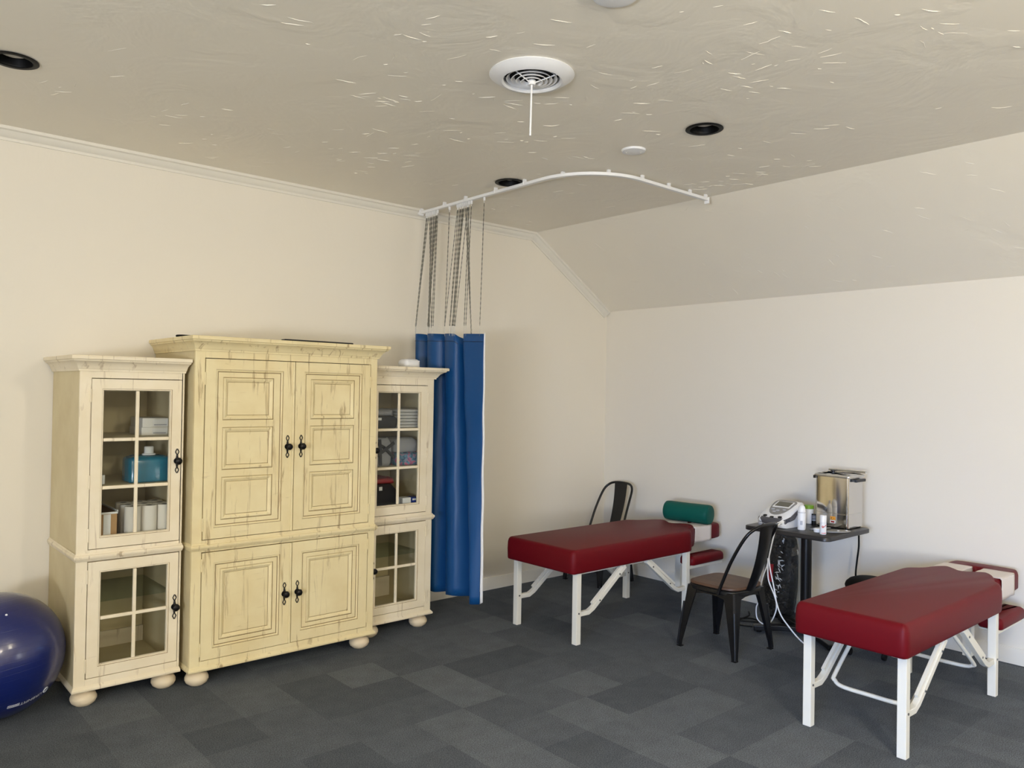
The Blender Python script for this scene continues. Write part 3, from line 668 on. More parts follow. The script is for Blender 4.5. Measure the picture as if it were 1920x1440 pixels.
# ------------------------------------------------------------------ exercise ball
BC = Vector((-4.92, -.44, .300)); BR = .300
t = thing('exercise_ball', 'large shiny blue exercise ball on the floor left of the cabinets', 'exercise ball', (BC.x, BC.y, 0))
bm = bmesh.new(); bmesh.ops.create_uvsphere(bm, u_segments=64, v_segments=40, radius=BR); me = bpy.data.meshes.new('ball_skin'); bm.to_mesh(me); bm.free()
me.materials.append(M['ball']); me.polygons.foreach_set('use_smooth', [True]*len(me.polygons))
o = bpy.data.objects.new('ball_skin', me); COL.objects.link(o); o.parent = t; o.location = (0, 0, BR)
PLUG = Vector((.036, -.616, .787)).normalized()
TXT0 = Vector((.607, -.593, -.530)).normalized(); TXT1 = Vector((.223, -.753, -.619)).normalized()
q = PLUG.to_track_quat('Z', 'Y').to_matrix()
b = MB().lathe([(0, 0), (.0055, 0), (.005, .003), (0, .004)], BC+PLUG*(BR-.001), 14, R=q); obj('plug', b, M['white_print'], t)
def ball_text(body, size, centre, along, name):
    cu = bpy.data.curves.new(name, 'FONT'); cu.body = body; cu.size = size; cu.align_x = 'CENTER'; cu.align_y = 'CENTER'; cu.extrude = 0; cu.offset = size*.012
    to = bpy.data.objects.new(name, cu); dg = bpy.context.evaluated_depsgraph_get(); COL.objects.link(to); dg.update()
    tm = bpy.data.meshes.new_from_object(to.evaluated_get(dg)); bpy.data.objects.remove(to)
    bm = bmesh.new(); bm.from_mesh(tm); bmesh.ops.triangulate(bm, faces=bm.faces)
    bmesh.ops.subdivide_edges(bm, edges=[e for e in bm.edges if e.calc_length() > size*.3], cuts=2, use_grid_fill=True)
    n0 = centre.normalized(); u = (along-n0*along.dot(n0)).normalized(); v = n0.cross(u)
    mbx = MB()
    idx = {}
    for k, p in enumerate(bm.verts):
        d = (n0+u*(p.co.x/BR)+v*(p.co.y/BR)).normalized(); mbx.v.append(tuple(BC+d*(BR+.0012))); idx[p] = k
    for f in bm.faces: mbx.f.append(tuple(idx[p] for p in f.verts)); mbx.m.append(0)
    bm.free(); bpy.data.meshes.remove(tm)
    return mbx
al = TXT1-TXT0; ctr = (TXT0+TXT1)/2
tx = ball_text('URBNFIT', .027, ctr+al*.08, al, 'lettering')
n0 = TXT0.normalized(); u = (al-n0*al.dot(n0)).normalized(); v = n0.cross(u)
ring = []
for k in range(24):
    a = 2*PI*k/24; d = (n0+u*(.013*math.cos(a)/BR)+v*(.016*math.sin(a)/BR)).normalized(); ring.append(BC+d*(BR+.0012))
tx.tube(ring, .0018, 5, closed=True)
n1 = (TXT1+al*.22).normalized(); u = (al-n1*al.dot(n1)).normalized(); v = n1.cross(u)
for s in (-.010, -.003, .004, .011):
    tx.tube([BC+(n1+u*(q_*.026/BR)+v*(s*.8/BR)).normalized()*(BR+.0004) for q_ in (-1, 0, 1)], .0006, 4)
obj('lettering', tx, M['white_print'], t, recalc=False)

# ------------------------------------------------------------------ adjusting tables
def sq_tube(b, path, w, up, m=0): b.tube(path, 0, rect=(w/2, w/2), up=up, m=m); return b
def adjusting_table(label, yc, w, ly, urods):
    """yc centre line, w half width of the cushion, ly half spacing of the legs"""
    X0 = -1.952; t = thing('adjusting_table', label, 'treatment table', (-1.28, yc, 0), 0, 'adjusting tables')
    half = [(0, w), (1.26, w), (1.305, .90*w), (1.355, .74*w), (1.45, .66*w), (1.525, .50*w), (1.535, .34*w), (1.49, .14*w), (1.45, .0)]
    poly = [(X0+x, yc+y) for x, y in half] + [(X0+x, yc-y) for x, y in half[-2::-1]]
    pl = []
    nn = len(poly)
    for i in range(nn):       # keep the two foot corners fairly tight
        a, c = poly[i], poly[(i+1) % nn]; dd = math.hypot(a[0]-c[0], a[1]-c[1]); pl.append(a)
        if dd > .3: pl += [(a[0]+(c[0]-a[0])*f, a[1]+(c[1]-a[1])*f) for f in (.055, .5, .945)] if dd > 1 else [(a[0]+(c[0]-a[0])*f, a[1]+(c[1]-a[1])*f) for f in (.12, .5, .88)]
    pl = chaikin(pl, 2)
    b = MB(); cushion(b, pl, [(.012, .466), (.003, .470), (0, .480), (-.002, .54), (.0, .585), (.005, .604), (.012, .615), (.020, .620), (.027, .6225)])
    p = obj('cushion', b, M['burgundy'], t, angle=70)
    fr = MB()
    for s in (-1, 1): fr.box(X0+.09, -.68, yc+s*(ly-.045)-.018, yc+s*(ly-.045)+.018, .440, .467)
    for x in (X0+.11, -1.28, -.72): fr.box(x-.018, x+.018, yc-ly+.03, yc+ly-.03, .4405, .4665)
    obj('frame', fr, M['white_metal'], t, bevel=.002)
    for x in (-1.874, -.700):
        for s in (-1, 1):
            y = yc+s*ly
            lg = obj('leg', MB().box(x-.021, x+.021, y-.021, y+.021, .002, .4655), M['white_metal'], t, bevel=.003)
            sgn = 1 if x < -1 else -1
            yy = y
            p1 = [(x+sgn*.020, yy, .196), (x+sgn*.105, yy, .194), (x+sgn*.150, yy, .215), (x+sgn*.47, yy, .452)]
            b = MB(); sq_tube(b, p1, .030, (0, 0, 1)); br = obj('brace', b, M['white_metal'], t, bevel=.003)
            off = .024
            q = [(x+sgn*.150+sgn*.012-sgn*.02, yy, .245), (x+sgn*.44, yy, .460)]
            b = MB(); sq_tube(b, [(q[0][0], yy, q[0][2]), (q[1][0], yy, q[1][2])], .016, (0, 0, 1)); obj('brace_strip', b, M['white_metal'], br)
            for f in (.18, .80):
                b = MB()
                bx = p1[2][0]+(p1[3][0]-p1[2][0])*f; bz = p1[2][2]+(p1[3][2]-p1[2][2])*f; b.lathe([(0, 0), (.006, 0), (.005, .004), (0, .005)], (bx, yy+s*.015, bz), 10, R=Matrix.Rotation(-s*PI/2, 3, 'X'))
                obj('bolt', b, M['bolt'], br)
            b = MB().lathe([(0, 0), (.006, 0), (.005, .004), (0, .005)], (x, y-.021, .205), 10, R=Matrix.Rotation(PI/2, 3, 'X')); obj('bolt', b, M['bolt'], lg)
    if urods:
        for sgn, x in ((1, -1.874), (-1, -.700)):
            a0 = x+sgn*.27; P = []
            yo = ly-.030
            P = [(a0+sgn*.27, yc-yo, .452), (a0-sgn*.05, yc-yo, .225), (a0-sgn*.085, yc-yo+.012, .195), (a0-sgn*.10, yc-yo+.06, .178), (a0-sgn*.10, yc, .176), (a0-sgn*.10, yc+yo-.06, .178), (a0-sgn*.085, yc+yo-.012, .195), (a0-sgn*.05, yc+yo, .225), (a0+sgn*.27, yc+yo, .452)]
            obj('stretcher', MB().tube(smooth_path(P, 5), .0105, 10), M['white_metal'], t)
    # head section: horseshoe cushion, bracket, armrests
    hw = min(.195, w*.72)
    hp = [(-.555, .034), (-.24, .034), (-.222, .022), (-.218, 0)]; out = [(-.555, hw*.86), (-.50, hw), (-.30, hw), (-.125, hw*.98), (-.085, hw*.82), (-.078, 0)]
    poly = [(x, yc+y) for x, y in out] + [(x, yc-y) for x, y in out[-2::-1]] + [(x, yc-y) for x, y in hp] + [(x, yc+y) for x, y in hp[-2::-1]]
    b = MB(); cushion(b, chaikin(poly, 2), [(.008, .492), (0, .500), (0, .575), (.004, .592), (.011, .601), (.016, .6035)])
    # keep it clear of the lobes of the main cushion
    for i, p_ in enumerate(b.v):
        pass
    hd = obj('headrest', b, M['burgundy'], t, angle=70)
    b = MB(); b.box(-.52, -.14, yc-.10, yc-.07, .455, .491).box(-.52, -.14, yc+.07, yc+.10, .455, .491).box(-.72, -.36, yc-.02, yc+.02, .415, .438).box(-.40, -.36, yc-.10, yc+.10, .437, .456)
    obj('head_bracket', b, M['white_metal'], t, bevel=.002)
    obj('head_post', MB().box(-.415, -.365, yc-.025, yc+.025, .10, .415), M['white_metal'], t, bevel=.002)
    for s in (-1, 1):
        y = yc+s*(ly-.035)
        ar = MB().box(-.715, -.235, y+s*.030-.011, y+s*.030+.011, .326, .346)
        ar.box(-.66, -.25, y-.05, y+.05, .346, .352)
        a_ = obj('arm_bracket', ar, M['white_metal'], t, bevel=.002)
        b = MB(); cushion(b, rrect(-.655, -.235, y-.065, y+.065, .03), [(.006, .3525), (0, .36), (0, .392), (.006, .408), (.02, .417), (.045, .420)]); obj('armrest', b, M['burgundy'], t, angle=70)
    return t, hw
t1, hw1 = adjusting_table('burgundy adjusting table with a green roll on its headrest, near the corner', -1.165, .330, .2875, False)
t2, hw2 = adjusting_table('burgundy adjusting table with bare headrest papers, at the right edge', -3.280, .270, .2275, True)
def face_paper(label, yc, s, hw, x0, x1, zlow):
    yo = yc+s*(hw+.002); yi = yc+s*.032; zt_ = .6055
    P = [(yi, zt_-.05), (yi, zt_-.012), (yi+s*.012, zt_), (yo-s*.016, zt_), (yo-s*.004, zt_-.006), (yo+s*.001, zt_-.018), (yo+s*.002, zlow)]
    P = [(p.x, p.y) for p in smooth_path([(a, z_, 0) for a, z_ in P], 4)]
    vs = []; 
    for k in range(9):
        x = x0+(x1-x0)*k/8; vs += [(x+.004*math.sin(j*.4+k), y, z+.0012*math.sin(k*1.7+j)) for j, (y, z) in enumerate(P)]
    n_ = len(P); fs = [(k*n_+j, k*n_+j+1, (k+1)*n_+j+1, (k+1)*n_+j) for k in range(8) for j in range(n_-1)]
    o = solo('face_paper', MB().add(vs, fs), M['paper'], label, 'face paper', 'headrest papers', angle=70)
    sm = o.modifiers.new('thickness', 'SOLIDIFY'); sm.thickness = .0012; sm.offset = 0
    return o
face_paper('white face paper on the corner table headrest, side towards the chair with the brown seat', -1.165, -1, hw1, -.47, -.245, .487)
face_paper('white face paper on the corner table headrest, side towards the corner', -1.165, 1, hw1, -.47, -.245, .487)
face_paper('white face paper on the right-edge table headrest, half nearer the viewer', -3.280, -1, hw2, -.47, -.240, .480)
face_paper('white face paper on the right-edge table headrest, half nearer the black table', -3.280, 1, hw2, -.47, -.240, .480)
# green roll
t = thing('bolster', 'dark green vinyl roll lying across the corner table headrest', 'bolster', (-.29, -1.17, .607))
rr = .078; prof = []
for z, r in ((-.195, .0), (-.195, .062), (-.192, .070), (-.184, .076), (-.16, .0775), (-.05, .0765), (0, .0755), (.05, .0765), (.16, .0775), (.184, .076), (.192, .070), (.195, .062), (.195, 0)): prof.append((r, z))
Rr = Matrix.Rotation(math.radians(8), 3, 'Z') @ Matrix.Rotation(PI/2, 3, 'X')
obj('roll', MB().lathe(prof, (-.29, -1.17, .607+rr), 36, R=Rr), M['green'], t, angle=45)
b = MB()
for z in (-.1905, .1905): b.tube([Vector((-.29, -1.17, .607+rr))+Rr @ Vector((.0725*math.cos(2*PI*k/30), .0725*math.sin(2*PI*k/30), z)) for k in range(30)], .0022, 6, closed=True)
obj('piping', b, M['green'], t)

# ------------------------------------------------------------------ metal chairs (facing +Y)
def make_chair(label):
    t = thing('metal_chair', label, 'chair', (0, 0, 0), 0, 'black metal chairs')
    b = MB(); pl = chaikin([(-.165, -.165), (-.07, -.185), (.07, -.185), (.165, -.165), (.185, -.06), (.185, .10), (.16, .175), (.06, .185), (-.06, .185), (-.16, .175), (-.185, .10), (-.185, -.06)], 2)
    cushion(b, pl, [(.004, .414), (0, .417), (0, .428), (.004, .432), (.012, .433)]); obj('seat', b, M['seat_wood'], t, local=True, angle=50)
    b = MB(); cushion(b, inset(pl, -.004), [(.02, .372), (0, .385), (0, .404), (.006, .412), (.012, .4135)]); obj('seat_pan', b, M['black_metal'], t, local=True, angle=50)
    def apron(sgn, axis):
        b = MB(); top = .398; out = [(-.160, top), (-.172, .30), (-.155, .305), (-.135, .335), (-.10, .358), (-.05, .368), (0, .370), (.05, .368), (.10, .358), (.135, .335), (.155, .305), (.172, .30), (.160, top)]
        def fn(p, d):
            o_ = sgn*(.172+(top-p[1])*.10+d)
            return (p[0], o_, p[1]) if axis == 'y' else (o_, p[0], p[1])
        b.prism(out, fn, -.0015, .0015); return b
    for sgn, ax in ((1, 'y'), (-1, 'y'), (1, 'x'), (-1, 'x')): obj('apron', apron(sgn, ax), M['black_metal'], t, local=True)
    for sx in (-1, 1):
        for sy in (-1, 1):
            b = MB(); rings = []
            for z, o_, wd in ((.402, .176, .082), (.36, .181, .076), (.28, .190, .062), (.16, .203, .047), (.06, .213, .034), (.045, .2145, .031), (.004, .218, .028)):
                c = o_; k = wd
                ring = [(c, c-k), (c, c-.010), (c-.010, c), (c-k, c), (c-k, c-.010), (c-k*.62, c-.016), (c-.022, c-.022), (c-.016, c-k*.62), (c-.010, c-k)]
                rings.append([(sx*x, sy*y, z) for x, y in ring])
            b.loft(rings); lg = obj('leg', b, M['black_metal'], t, local=True, angle=28)
            b = MB(); b.tube([(sx*(.186), sy*(.186), .29), (sx*.207, sy*.207, .09), (sx*.214, sy*.214, .012)], [.009, .009, .008], 8); obj('leg_rib', b, M['black_metal'], lg, local=True)
            b = MB().box(sx*.188, sx*.219, sy*.188, sy*.219, 0, .006); obj('foot_pad', b, M['rubber'], lg, local=True)
    half = [(.193, -.070, .385), (.190, -.085, .43), (.182, -.145, .58), (.172, -.205, .70), (.158, -.250, .775), (.125, -.282, .815), (.075, -.297, .831), (0, -.302, .835)]
    P = half + [(-x, y, z) for x, y, z in half[-2::-1]]
    obj('back_hoop', MB().tube(smooth_path(P, 5), .0105, 10), M['black_metal'], t, local=True)
    b = MB(); rings = []
    for k in range(13):
        q = k/12; z = .385+.447*q; y = -.180-.025*math.sin(PI*q*.9)-.104*q-.006*q; w = .052+.020*q
        if q > .9: y = -.180-.104*q-.006*q-.025*math.sin(PI*.9*q)
        cv = .008
        rings.append([(-w, y-.001+cv, z), (-w*.5, y-.001, z), (0, y-.001-cv*.2, z), (w*.5, y-.001, z), (w, y-.001+cv, z), (w, y+.002+cv, z), (0, y+.002, z), (-w, y+.002+cv, z)])
    b.loft(rings); obj('back_slat', b, M['black_metal'], t, local=True, angle=50)
    return t
c1 = make_chair('black metal chair with brown wooden seat in front of the small black table'); c1.location = (-1.145, -2.09, 0)
c2 = copy_tree(c1); c2.location = (-.425, -.325, 0); c2.rotation_euler = (0, 0, PI/2); c2['label'] = 'black metal chair half hidden behind the corner treatment table'

# ------------------------------------------------------------------ small black table and what stands on it
TX, TY = -.50, -2.30; ZT = .745
t = thing('pedestal_table', 'small black rectangular pedestal table against the right wall', 'table', (TX, TY, 0))
b = MB(); cushion(b, rrect(-.80, -.19, -2.605, -1.995, .045, 6), [(.004, .716), (0, .719), (0, .741), (.004, .745)]); obj('table_top', b, M['table_black'], t, angle=50)
obj('column', MB().lathe([(0, .03), (.055, .03), (.050, .045), (.038, .06), (.036, .09), (.036, .690), (0, .690)], (TX, TY, 0), 32), M['black_metal'], t)
obj('mounting_plate', MB().box(TX-.15, TX+.15, TY-.15, TY+.15, .690, .716).box(TX-.05, TX+.05, TY-.05, TY+.05, .672, .690), M['black_metal'], t, bevel=.004)
for sx, sy in ((-1, 1), (1, 1), (-1, -1), (1, -1)):
    e_ = Vector((TX+sx*.185, TY+sy*.285, .028)); a = Vector((TX, TY, .045)); P = [a, a.lerp(e_, .5)+Vector((0, 0, .006)), e_]
    b = MB().tube(P, 0, rect=(.030, .018), up=(0, 0, 1)); b.lathe([(0, .0), (.02, 0), (.02, .012), (0, .012)], (e_.x-sx*.02, e_.y-sy*.03, 0), 14)
    obj('base_arm', b, M['black_metal'], t, bevel=.008)
# hot pack heater (stainless tank)
hx0, hx1, hy0, hy1 = -.405, -.185, -2.545, -2.308
t = thing('hot_pack_heater', 'tall stainless steel heating tank with lid on the small black table', 'heating tank', ((hx0+hx1)/2, (hy0+hy1)/2, ZT))
b = MB(); pl = rrect(hx0, hx1, hy0, hy1, .018, 6)
cushion(b, pl, [(.004, ZT+.006), (0, ZT+.010), (0, ZT+.098), (.0022, ZT+.100), (.0022, ZT+.103), (0, ZT+.105), (0, ZT+.345), (.0, ZT+.350)]); obj('tank', b, M['stainless'], t, angle=30)
b = MB(); cushion(b, rrect(hx0-.008, hx1+.008, hy0-.008, hy1+.008, .016, 5), [(0, ZT+.346), (-.002, ZT+.352), (0, ZT+.358), (.008, ZT+.362), (.03, ZT+.367), (.07, ZT+.369)])
ld = obj('lid', b, M['stainless_side'], t, angle=40)
b = MB().lathe([(0, 0), (.010, 0), (.009, .014), (.020, .018), (.020, .024), (0, .026)], ((hx0+hx1)/2-.05, (hy0+hy1)/2+.02, ZT+.367), 16); obj('lid_knob', b, M['black_plastic'], ld)
b = MB().box(hx1-.012, hx1+.010, hy0-.02, hy1+.01, ZT+.371, ZT+.383); obj('lid_flange', b, M['stainless_side'], ld, bevel=.002)
b = MB().box(hx0+.05, hx1-.03, hy0-.030, hy0-.010, ZT+.318, ZT+.338).box(hx0+.055, hx0+.075, hy0-.012, hy0+.002, ZT+.32, ZT+.336).box(hx1-.055, hx1-.035, hy0-.012, hy0+.002, ZT+.32, ZT+.336); obj('side_handle', b, M['black_plastic'], t, bevel=.004)
obj('rim_clip', MB().box(hx0-.010, hx0+.006, hy1-.004, hy1+.010, ZT+.330, ZT+.350), M['black_plastic'], t, bevel=.002)
b = MB().box(hx0-.0012, hx0-.0004, -2.456, -2.420, ZT+.058, ZT+.079); s = obj('warning_sticker', b, M['orange'], t)
s['label'] = 'orange warning sticker'
obj('sticker_symbol', MB().box(hx0-.0018, hx0-.0012, -2.434, -2.426, ZT+.063, ZT+.074).box(hx0-.0018, hx0-.0012, -2.450, -2.442, ZT+.064, ZT+.072), M['glaze'], s)
b = MB().box(hx0-.0012, hx0-.0004, -2.456, -2.418, ZT+.034, ZT+.054); s = obj('rating_plate', b, M['white_box'], t); obj('plate_print', MB().box(hx0-.0018, hx0-.0012, -2.450, -2.425, ZT+.038, ZT+.049), M['cloth_red'], s)
for k, (x, y) in enumerate(((hx0+.02, hy0+.02), (hx0+.02, hy1-.02), (hx1-.02, hy0+.02), (hx1-.02, hy1-.02))):
    obj('tank_foot', MB().lathe([(0, ZT+.0005), (.010, ZT+.0005), (.010, ZT+.007), (0, ZT+.007)], (x, y, 0), 12), M['rubber'], t)
# electrotherapy unit, front towards -X
t = thing('therapy_unit', 'white electrotherapy console with grey screen panel on the small black table', 'therapy machine', (-.62, -2.165, ZT))
yc = -2.165
def sect(x, zb_, zt_, hwb, hwt):
    return [(x, yc-hwb, zb_), (x, yc-hwb*1.04, zb_+(zt_-zb_)*.45), (x, yc-hwt, zt_-.014), (x, yc-hwt*.9, zt_-.003), (x, yc-hwt*.45, zt_), (x, yc, zt_+.001), (x, yc+hwt*.45, zt_), (x, yc+hwt*.9, zt_-.003), (x, yc+hwt, zt_-.014), (x, yc+hwb*1.04, zb_+(zt_-zb_)*.45), (x, yc+hwb, zb_)]
b = MB(); b.loft([sect(-.752, .775, .792, .070, .072), sect(-.735, .752, .806, .090, .094), sect(-.70, .747, .823, .100, .104), sect(-.64, .747, .853, .106, .108), sect(-.56, .747, .888, .108, .107), sect(-.50, .747, .905, .106, .100), sect(-.46, .747, .903, .102, .092), sect(-.435, .755, .885, .090, .08)])
obj('housing', b, M['plastic_white'], t, angle=50)
def top_z(x):
    K = [(-.752, .792), (-.735, .806), (-.70, .823), (-.64, .853), (-.56, .888), (-.50, .905), (-.46, .903)]
    for (a, za), (c, zc_) in zip(K[:-1], K[1:]):
        if a <= x <= c: return za+(zc_-za)*(x-a)/(c-a)
    return .9
def on_top(poly, h, b=None, m=0):
    b = b or MB(); lo = [(x, yc+y, top_z(x)-.004) for x, y in poly]; hi = [(x, yc+y, top_z(x)+h) for x, y in poly]; b.loft([lo, hi], m); return b
face = chaikin([(-.690, -.025), (-.690, .025), (-.655, .062), (-.58, .078), (-.505, .080), (-.495, .0), (-.505, -.080), (-.58, -.078), (-.655, -.062)], 2)
fp = obj('control_panel', on_top(face, .003), M['grey_plastic'], t, angle=30)
obj('screen_bezel', on_top([(-.605, -.062), (-.605, .062), (-.525, .062), (-.525, -.062)], .0045), M['plastic_white'], fp)
obj('screen', on_top([(-.595, -.052), (-.595, .052), (-.532, .052), (-.532, -.052)], .006), M['lcd'], fp)
for x, y in ((-.632, .042), (-.645, 0), (-.632, -.042), (-.660, .018)): obj('key', on_top(chaikin([(x-.006, y-.012), (x-.006, y+.012), (x+.006, y+.012), (x+.006, y-.012)], 1), .005), M['label_grey'], fp)
for x, y in ((-.712, .055), (-.722, 0), (-.712, -.055)): obj('button', on_top(chaikin([(x-.009, y-.014), (x-.009, y+.014), (x+.009, y+.014), (x+.009, y-.014)], 2), .004), M['cloth_black'], t)
b = MB(); rings = []
for k in range(13):
    a = -1+2*k/12; y = yc+a*.103; x = -.760+.045*a*a
    rings.append([(x-.004, y, .778-.006*(1-a*a)), (x-.008, y, .790), (x-.002, y, .803), (x+.020, y, .814), (x+.02, y, .785)])
b.loft(rings); obj('front_bumper', b, M['dark_plastic'], t, angle=40)
b = MB(); b.loft([[(-.752+.045*a*a-.002, yc+a*.095, .757), (-.756+.045*a*a, yc+a*.10, .775), (-.73+.045*a*a, yc+a*.095, .770)] for a in [-1+2*k/10 for k in range(11)]]); obj('front_label', b, M['foil'], t)
for y in (.04, .0, -.035): obj('jack_plug', MB().tube([(-.757, yc+y, .765), (-.78, yc+y, .757)], .007, 8), M['black_plastic'], t)
b = MB(); P = [(-.715, yc-.108, .800), (-.66, yc-.112, .812), (-.60, yc-.114, .840), (-.54, yc-.112, .862), (-.48, yc-.107, .876)]
b.tube(P, 0, rect=(.012, .004), up=(0, -1, .05)); b.tube([(-.70, yc-.116, .80), (-.65, yc-.119, .815), (-.60, yc-.117, .838)], [.008, .013, .006], 8); obj('side_grip', b, M['dark_plastic'], t, angle=50)
# bottles
def can(name, label, cat, x, y, parts):
    t = thing(name, label, cat, (x, y, ZT))
    for pn, prof, mt in parts: obj(pn, MB().lathe([(r, ZT+z) for r, z in prof], (x, y, 0), 24), mt, t, angle=40)
    return t
Z0 = .0008
t = can('spray_can', 'tall white spray can with domed cap beside the therapy console', 'spray can', -.640, -2.338, [('can_body', [(0, Z0), (.024, Z0), (.0255, .004), (.0255, .112), (.0235, .118), (0, .118)], M['plastic_white']), ('cap', [(0, .1185), (.0245, .1185), (.0245, .135), (.021, .152), (.012, .163), (0, .167)], M['plastic_white']), ('cap_ring', [(.0255, .114), (.0262, .114), (.0262, .117), (.0255, .117), (.0255, .114)], M['label_grey'])])
obj('label_print', MB().add([(-.640+.0259*math.cos(a), -2.338+.0259*math.sin(a), ZT+z) for z in (.035, .062) for a in (3.3, 3.5, 3.7, 3.9)], [(k, k+1, k+5, k+4) for k in range(3)]), M['label_grey'], t)
can('spray_can', 'white spray can half hidden right behind the tall spray can', 'spray can', -.590, -2.318, [('can_body', [(0, Z0), (.021, Z0), (.022, .004), (.022, .11), (.018, .125), (.008, .14), (0, .14)], M['plastic_white']), ('nozzle', [(0, .1405), (.008, .1405), (.007, .16), (0, .161)], M['paper'])])
can('tub', 'white tub with lime green lid in front of the steel tank', 'tub', -.350, -2.235, [('tub_body', [(0, Z0), (.030, Z0), (.033, .006), (.033, .098), (.030, .104), (0, .104)], M['plastic_white']), ('lid', [(0, .1045), (.034, .1045), (.034, .126), (.031, .129), (0, .129)], M['lime'])])
t = can('bottle', 'slim black bottle between the lime lidded tub and the steel tank', 'bottle', -.375, -2.287, [('bottle_body', [(0, Z0), (.015, Z0), (.016, .004), (.016, .075), (0, .078)], M['black_plastic'])])
b = MB()
for k in range(4): b.lathe([(.0162, .03+k*.010), (.0167, .03+k*.010), (.0167, .034+k*.010), (.0162, .034+k*.010), (.0162, .03+k*.010)], (-.375, -2.287, ZT), 18)
obj('label_print', b, M['label_grey'], t)
t = can('bottle', 'white bottle with red print near the front corner of the black table', 'bottle', -.692, -2.515, [('bottle_body', [(0, Z0), (.0195, Z0), (.0205, .003), (.0205, .075), (0, .0755)], M['plastic_white']), ('cap', [(0, .076), (.0205, .076), (.0205, .120), (.018, .124), (0, .1245)], M['plastic_white'])])
def wrap(cx, cy, r, pts, w):
    b = MB(); b.tube([(cx+r*math.cos(a), cy+r*math.sin(a), ZT+z) for a, z in pts], w, 5); return b
b = wrap(-.692, -2.515, .0207, [(3.2, .052), (3.5, .056), (3.9, .050), (4.3, .057), (4.6, .062)], .0022); b.tube([(-.692+.0207*math.cos(a), -2.515+.0207*math.sin(a), ZT+.047) for a in (3.3, 3.6, 3.8)], .003, 5)
obj('red_print', b, M['red_print'], t)
obj('base_print', wrap(-.692, -2.515, .0207, [(a, .010) for a in (3.2, 3.5, 3.8, 4.1, 4.5)], .002), M['red_print'], t)
can('cream_jar', 'low white jar beside the red printed bottle', 'jar', -.648, -2.452, [('jar_body', [(0, Z0), (.020, Z0), (.022, .004), (.022, .014), (0, .0145)], M['plastic_white']), ('lid', [(0, .015), (.023, .015), (.023, .024), (.020, .026), (0, .026)], M['plastic_white'])])
t = thing('flat_tool', 'flat grey tool lying on the black table before the steel tank', 'tool', (-.55, -2.53, ZT))
P = chaikin([(-.625, -2.50), (-.60, -2.475), (-.52, -2.47), (-.45, -2.56), (-.46, -2.60), (-.54, -2.585)], 2)
b = MB(); cushion(b, P, [(.003, ZT+.001), (0, ZT+.003), (0, ZT+.008), (.004, ZT+.011)]); obj('tool_body', b, M['grey_plastic'], t, angle=50)
b = MB().lathe([(0, 0), (.008, 0), (.006, .003), (0, .004)], (-.545, -2.545, ZT+.0112), 12).lathe([(0, 0), (.006, 0), (.005, .003), (0, .004)], (-.49, -2.575, ZT+.0112), 12); obj('stud', b, M['white_print'], t)
solo('grey_cloth', softbox(-.60, -.43, -2.44, -2.37, ZT+.0008, ZT+.008, .01, 31, .0), M['cloth_grey'], 'small folded grey cloth lying between the bottles and the steel tank', 'cloth', angle=60)

# leads hanging from the console
t = thing('electrode_lead', 'white electrode leads hanging from the console in loops behind the chair', 'cable', (-.83, -2.25, .12))
P1 = [(-.76, -2.262, .790), (-.80, -2.262, .782), (-.835, -2.255, .735), (-.85, -2.235, .62), (-.85, -2.212, .515), (-.85, -2.172, .399), (-.85, -2.154, .271), (-.85, -2.135, .213), (-.85, -2.144, .144), (-.85, -2.192, .119), (-.85, -2.243, .145), (-.85, -2.28, .227), (-.85, -2.279, .296), (-.85, -2.258, .397), (-.85, -2.232, .50), (-.846, -2.222, .57)]
obj('lead', MB().tube(smooth_path(P1, 6), .0042, 7), M['plastic_white'], t)
P2 = [(-.852, -2.218, .56), (-.853, -2.223, .426), (-.853, -2.267, .329), (-.853, -2.311, .216), (-.84, -2.356, .150), (-.82, -2.43, .07), (-.80, -2.52, .012)]
obj('lead', MB().tube(smooth_path(P2, 6), .0046, 7), M['plastic_white'], t)
obj('lead_splitter', MB().tube([(-.86, -2.178, .50), (-.86, -2.160, .42)], .008, 8), M['plastic_white'], t)
# black power cords
P = [(-.178, -2.50, .742), (-.165, -2.505, .70), (-.15, -2.50, .60), (-.15, -2.489, .50), (-.17, -2.49, .40), (-.12, -2.48, .30), (-.08, -2.46, .10), (-.07, -2.40, .012), (-.10, -2.20, .008)]
P[0] = (-.18, -2.54, .735); P[0] = (-.172, -2.50, .760)
solo('power_cord', MB().tube(smooth_path(P, 6), .0065, 8), M['rubber'], 'black power cord hanging from the steel tank down the right wall', 'cable')
P = [(-.62, -1.97, .008), (-.66, -1.88, .010), (-.56, -1.78, .008), (-.46, -1.86, .012), (-.52, -1.95, .018), (-.64, -1.80, .016), (-.70, -1.90, .008), (-.60, -1.84, .020), (-.40, -1.80, .008), (-.30, -1.74, .008)]
solo('cord_tangle', MB().tube(smooth_path(P, 8), .005, 7), M['rubber'], 'tangled thin black cord on the floor under the small black table', 'cable')

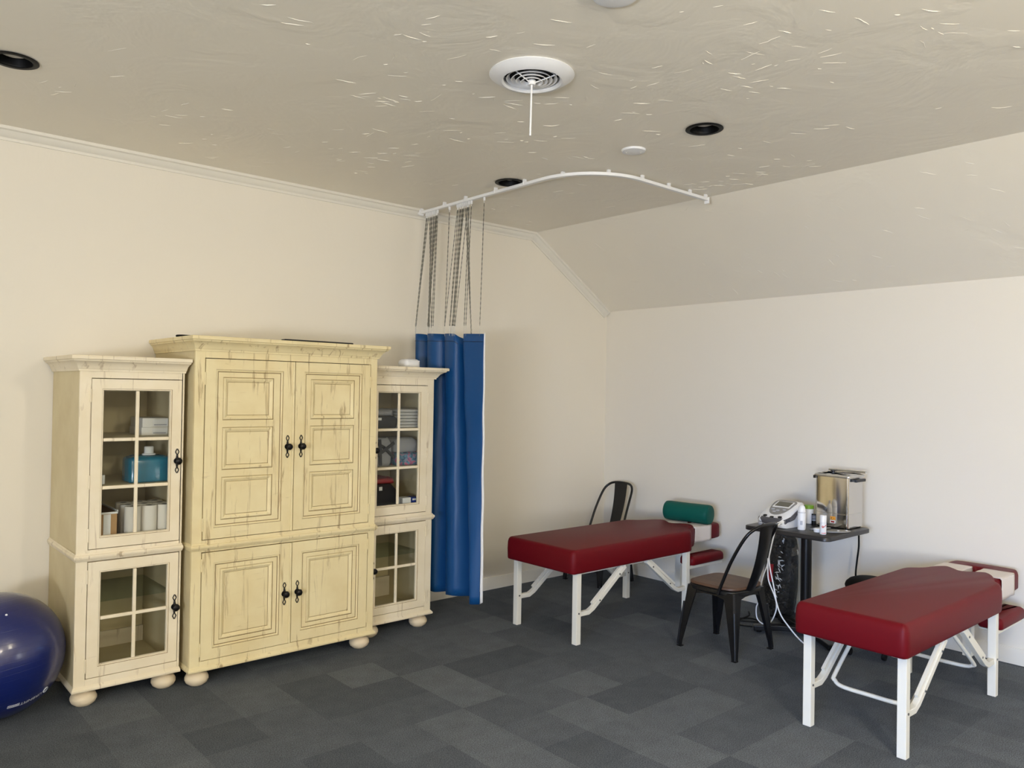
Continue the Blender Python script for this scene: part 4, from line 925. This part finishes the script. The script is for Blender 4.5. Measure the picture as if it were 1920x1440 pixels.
# wrapped black bag leaning by the wall
t = thing('wrapped_bag', 'tall black bundle in shiny clear plastic under the small black table', 'bag', (-.20, -1.93, 0))
rr_ = random.Random(5); rings = []; NB = 26
for z, r in ((.003, .085), (.02, .108), (.10, .118), (.20, .122), (.30, .117), (.40, .112), (.50, .104), (.58, .088), (.625, .055), (.64, .012)):
    rings.append([(-.185+.02*z+(r+rr_.uniform(-.006, .006))*math.cos(2*PI*k/NB), -1.91-.06*z+(r*1.05+rr_.uniform(-.006, .006))*math.sin(2*PI*k/NB), z) for k in range(NB)])
obj('bag_film', MB().loft(rings), M['bag_black'], t, angle=80)
b = MB(); rings = []
for z, r in ((.006, .10), (.10, .142), (.30, .145), (.50, .128), (.60, .09)):
    rings.append([(-.180+.02*z+r*.9*math.cos(a), -1.925-.075*z+r*1.12*math.sin(a), z) for a in [-2.4+2.0*k/12 for k in range(13)]])
b.loft(rings, closed=False); o = obj('clear_sleeve', b, M['clear'], t, angle=80); o['label'] = 'loose clear plastic sleeve'
b = MB(); rings = []
for z in (.27, .31, .36, .40): rings.append([(-.182+.02*z+.130*math.cos(a), -1.905-.06*z+.130*math.sin(a), z) for a in [2.98+.26*k/4 for k in range(5)]])
b.loft(rings, closed=False); o = obj('red_panel', b, M['red_cloth_strip'], t, angle=80)
o['label'] = 'red patch'
b = MB()
for k in range(34):
    z = rr_.uniform(.16, .60); a = 3.55+rr_.uniform(-.14, .16); r = .122-.03*max(0, z-.35)
    c = Vector((-.185+.02*z+(r+.004)*math.cos(a), -1.91-.06*z+(r+.006)*1.05*math.sin(a), z)); d = Vector((rr_.uniform(-.008, .008), rr_.uniform(-.016, .016), rr_.uniform(-.02, .02)))
    b.tube([c-d, c+Vector((-.004, 0, .003)), c+d], [.001, .004, .001], 5)
obj('crease_highlight', b, M['crease_shine'], t, angle=80)  # pale strips stand in for bright highlights on the plastic's creases

# rolling stool between the right table and the wall
sx_, sy_ = -.49, -2.735
t = thing('rolling_stool', 'round black stool seat showing behind the right-edge treatment table', 'stool', (sx_, sy_, 0))
obj('stool_seat', MB().lathe([(0, .40), (.135, .40), (.150, .408), (.153, .420), (.146, .440), (.125, .460), (.09, .473), (.045, .479), (0, .480)], (sx_, sy_, 0), 36), M['rubber'], t, angle=60)
obj('stool_post', MB().lathe([(0, .08), (.03, .08), (.03, .22), (.018, .225), (.018, .4), (0, .4)], (sx_, sy_, 0), 20), M['black_metal'], t)
for k in range(5):
    a = 2*PI*k/5+.3; e_ = (sx_+.17*math.cos(a), sy_+.17*math.sin(a))
    o = obj('stool_arm', MB().tube([(sx_, sy_, .10), (*e_, .065)], 0, rect=(.016, .011), up=(0, 0, 1)), M['black_metal'], t, bevel=.004)
    obj('caster', MB().lathe([(0, -.010), (.022, -.010), (.0235, -.006), (.0235, .006), (.022, .010), (0, .010)], (*e_, .0245), 18, R=Matrix.Rotation(PI/2, 3, 'X') ).tube([(*e_, .03), (*e_, .065)], .006, 8), M['rubber'], o)
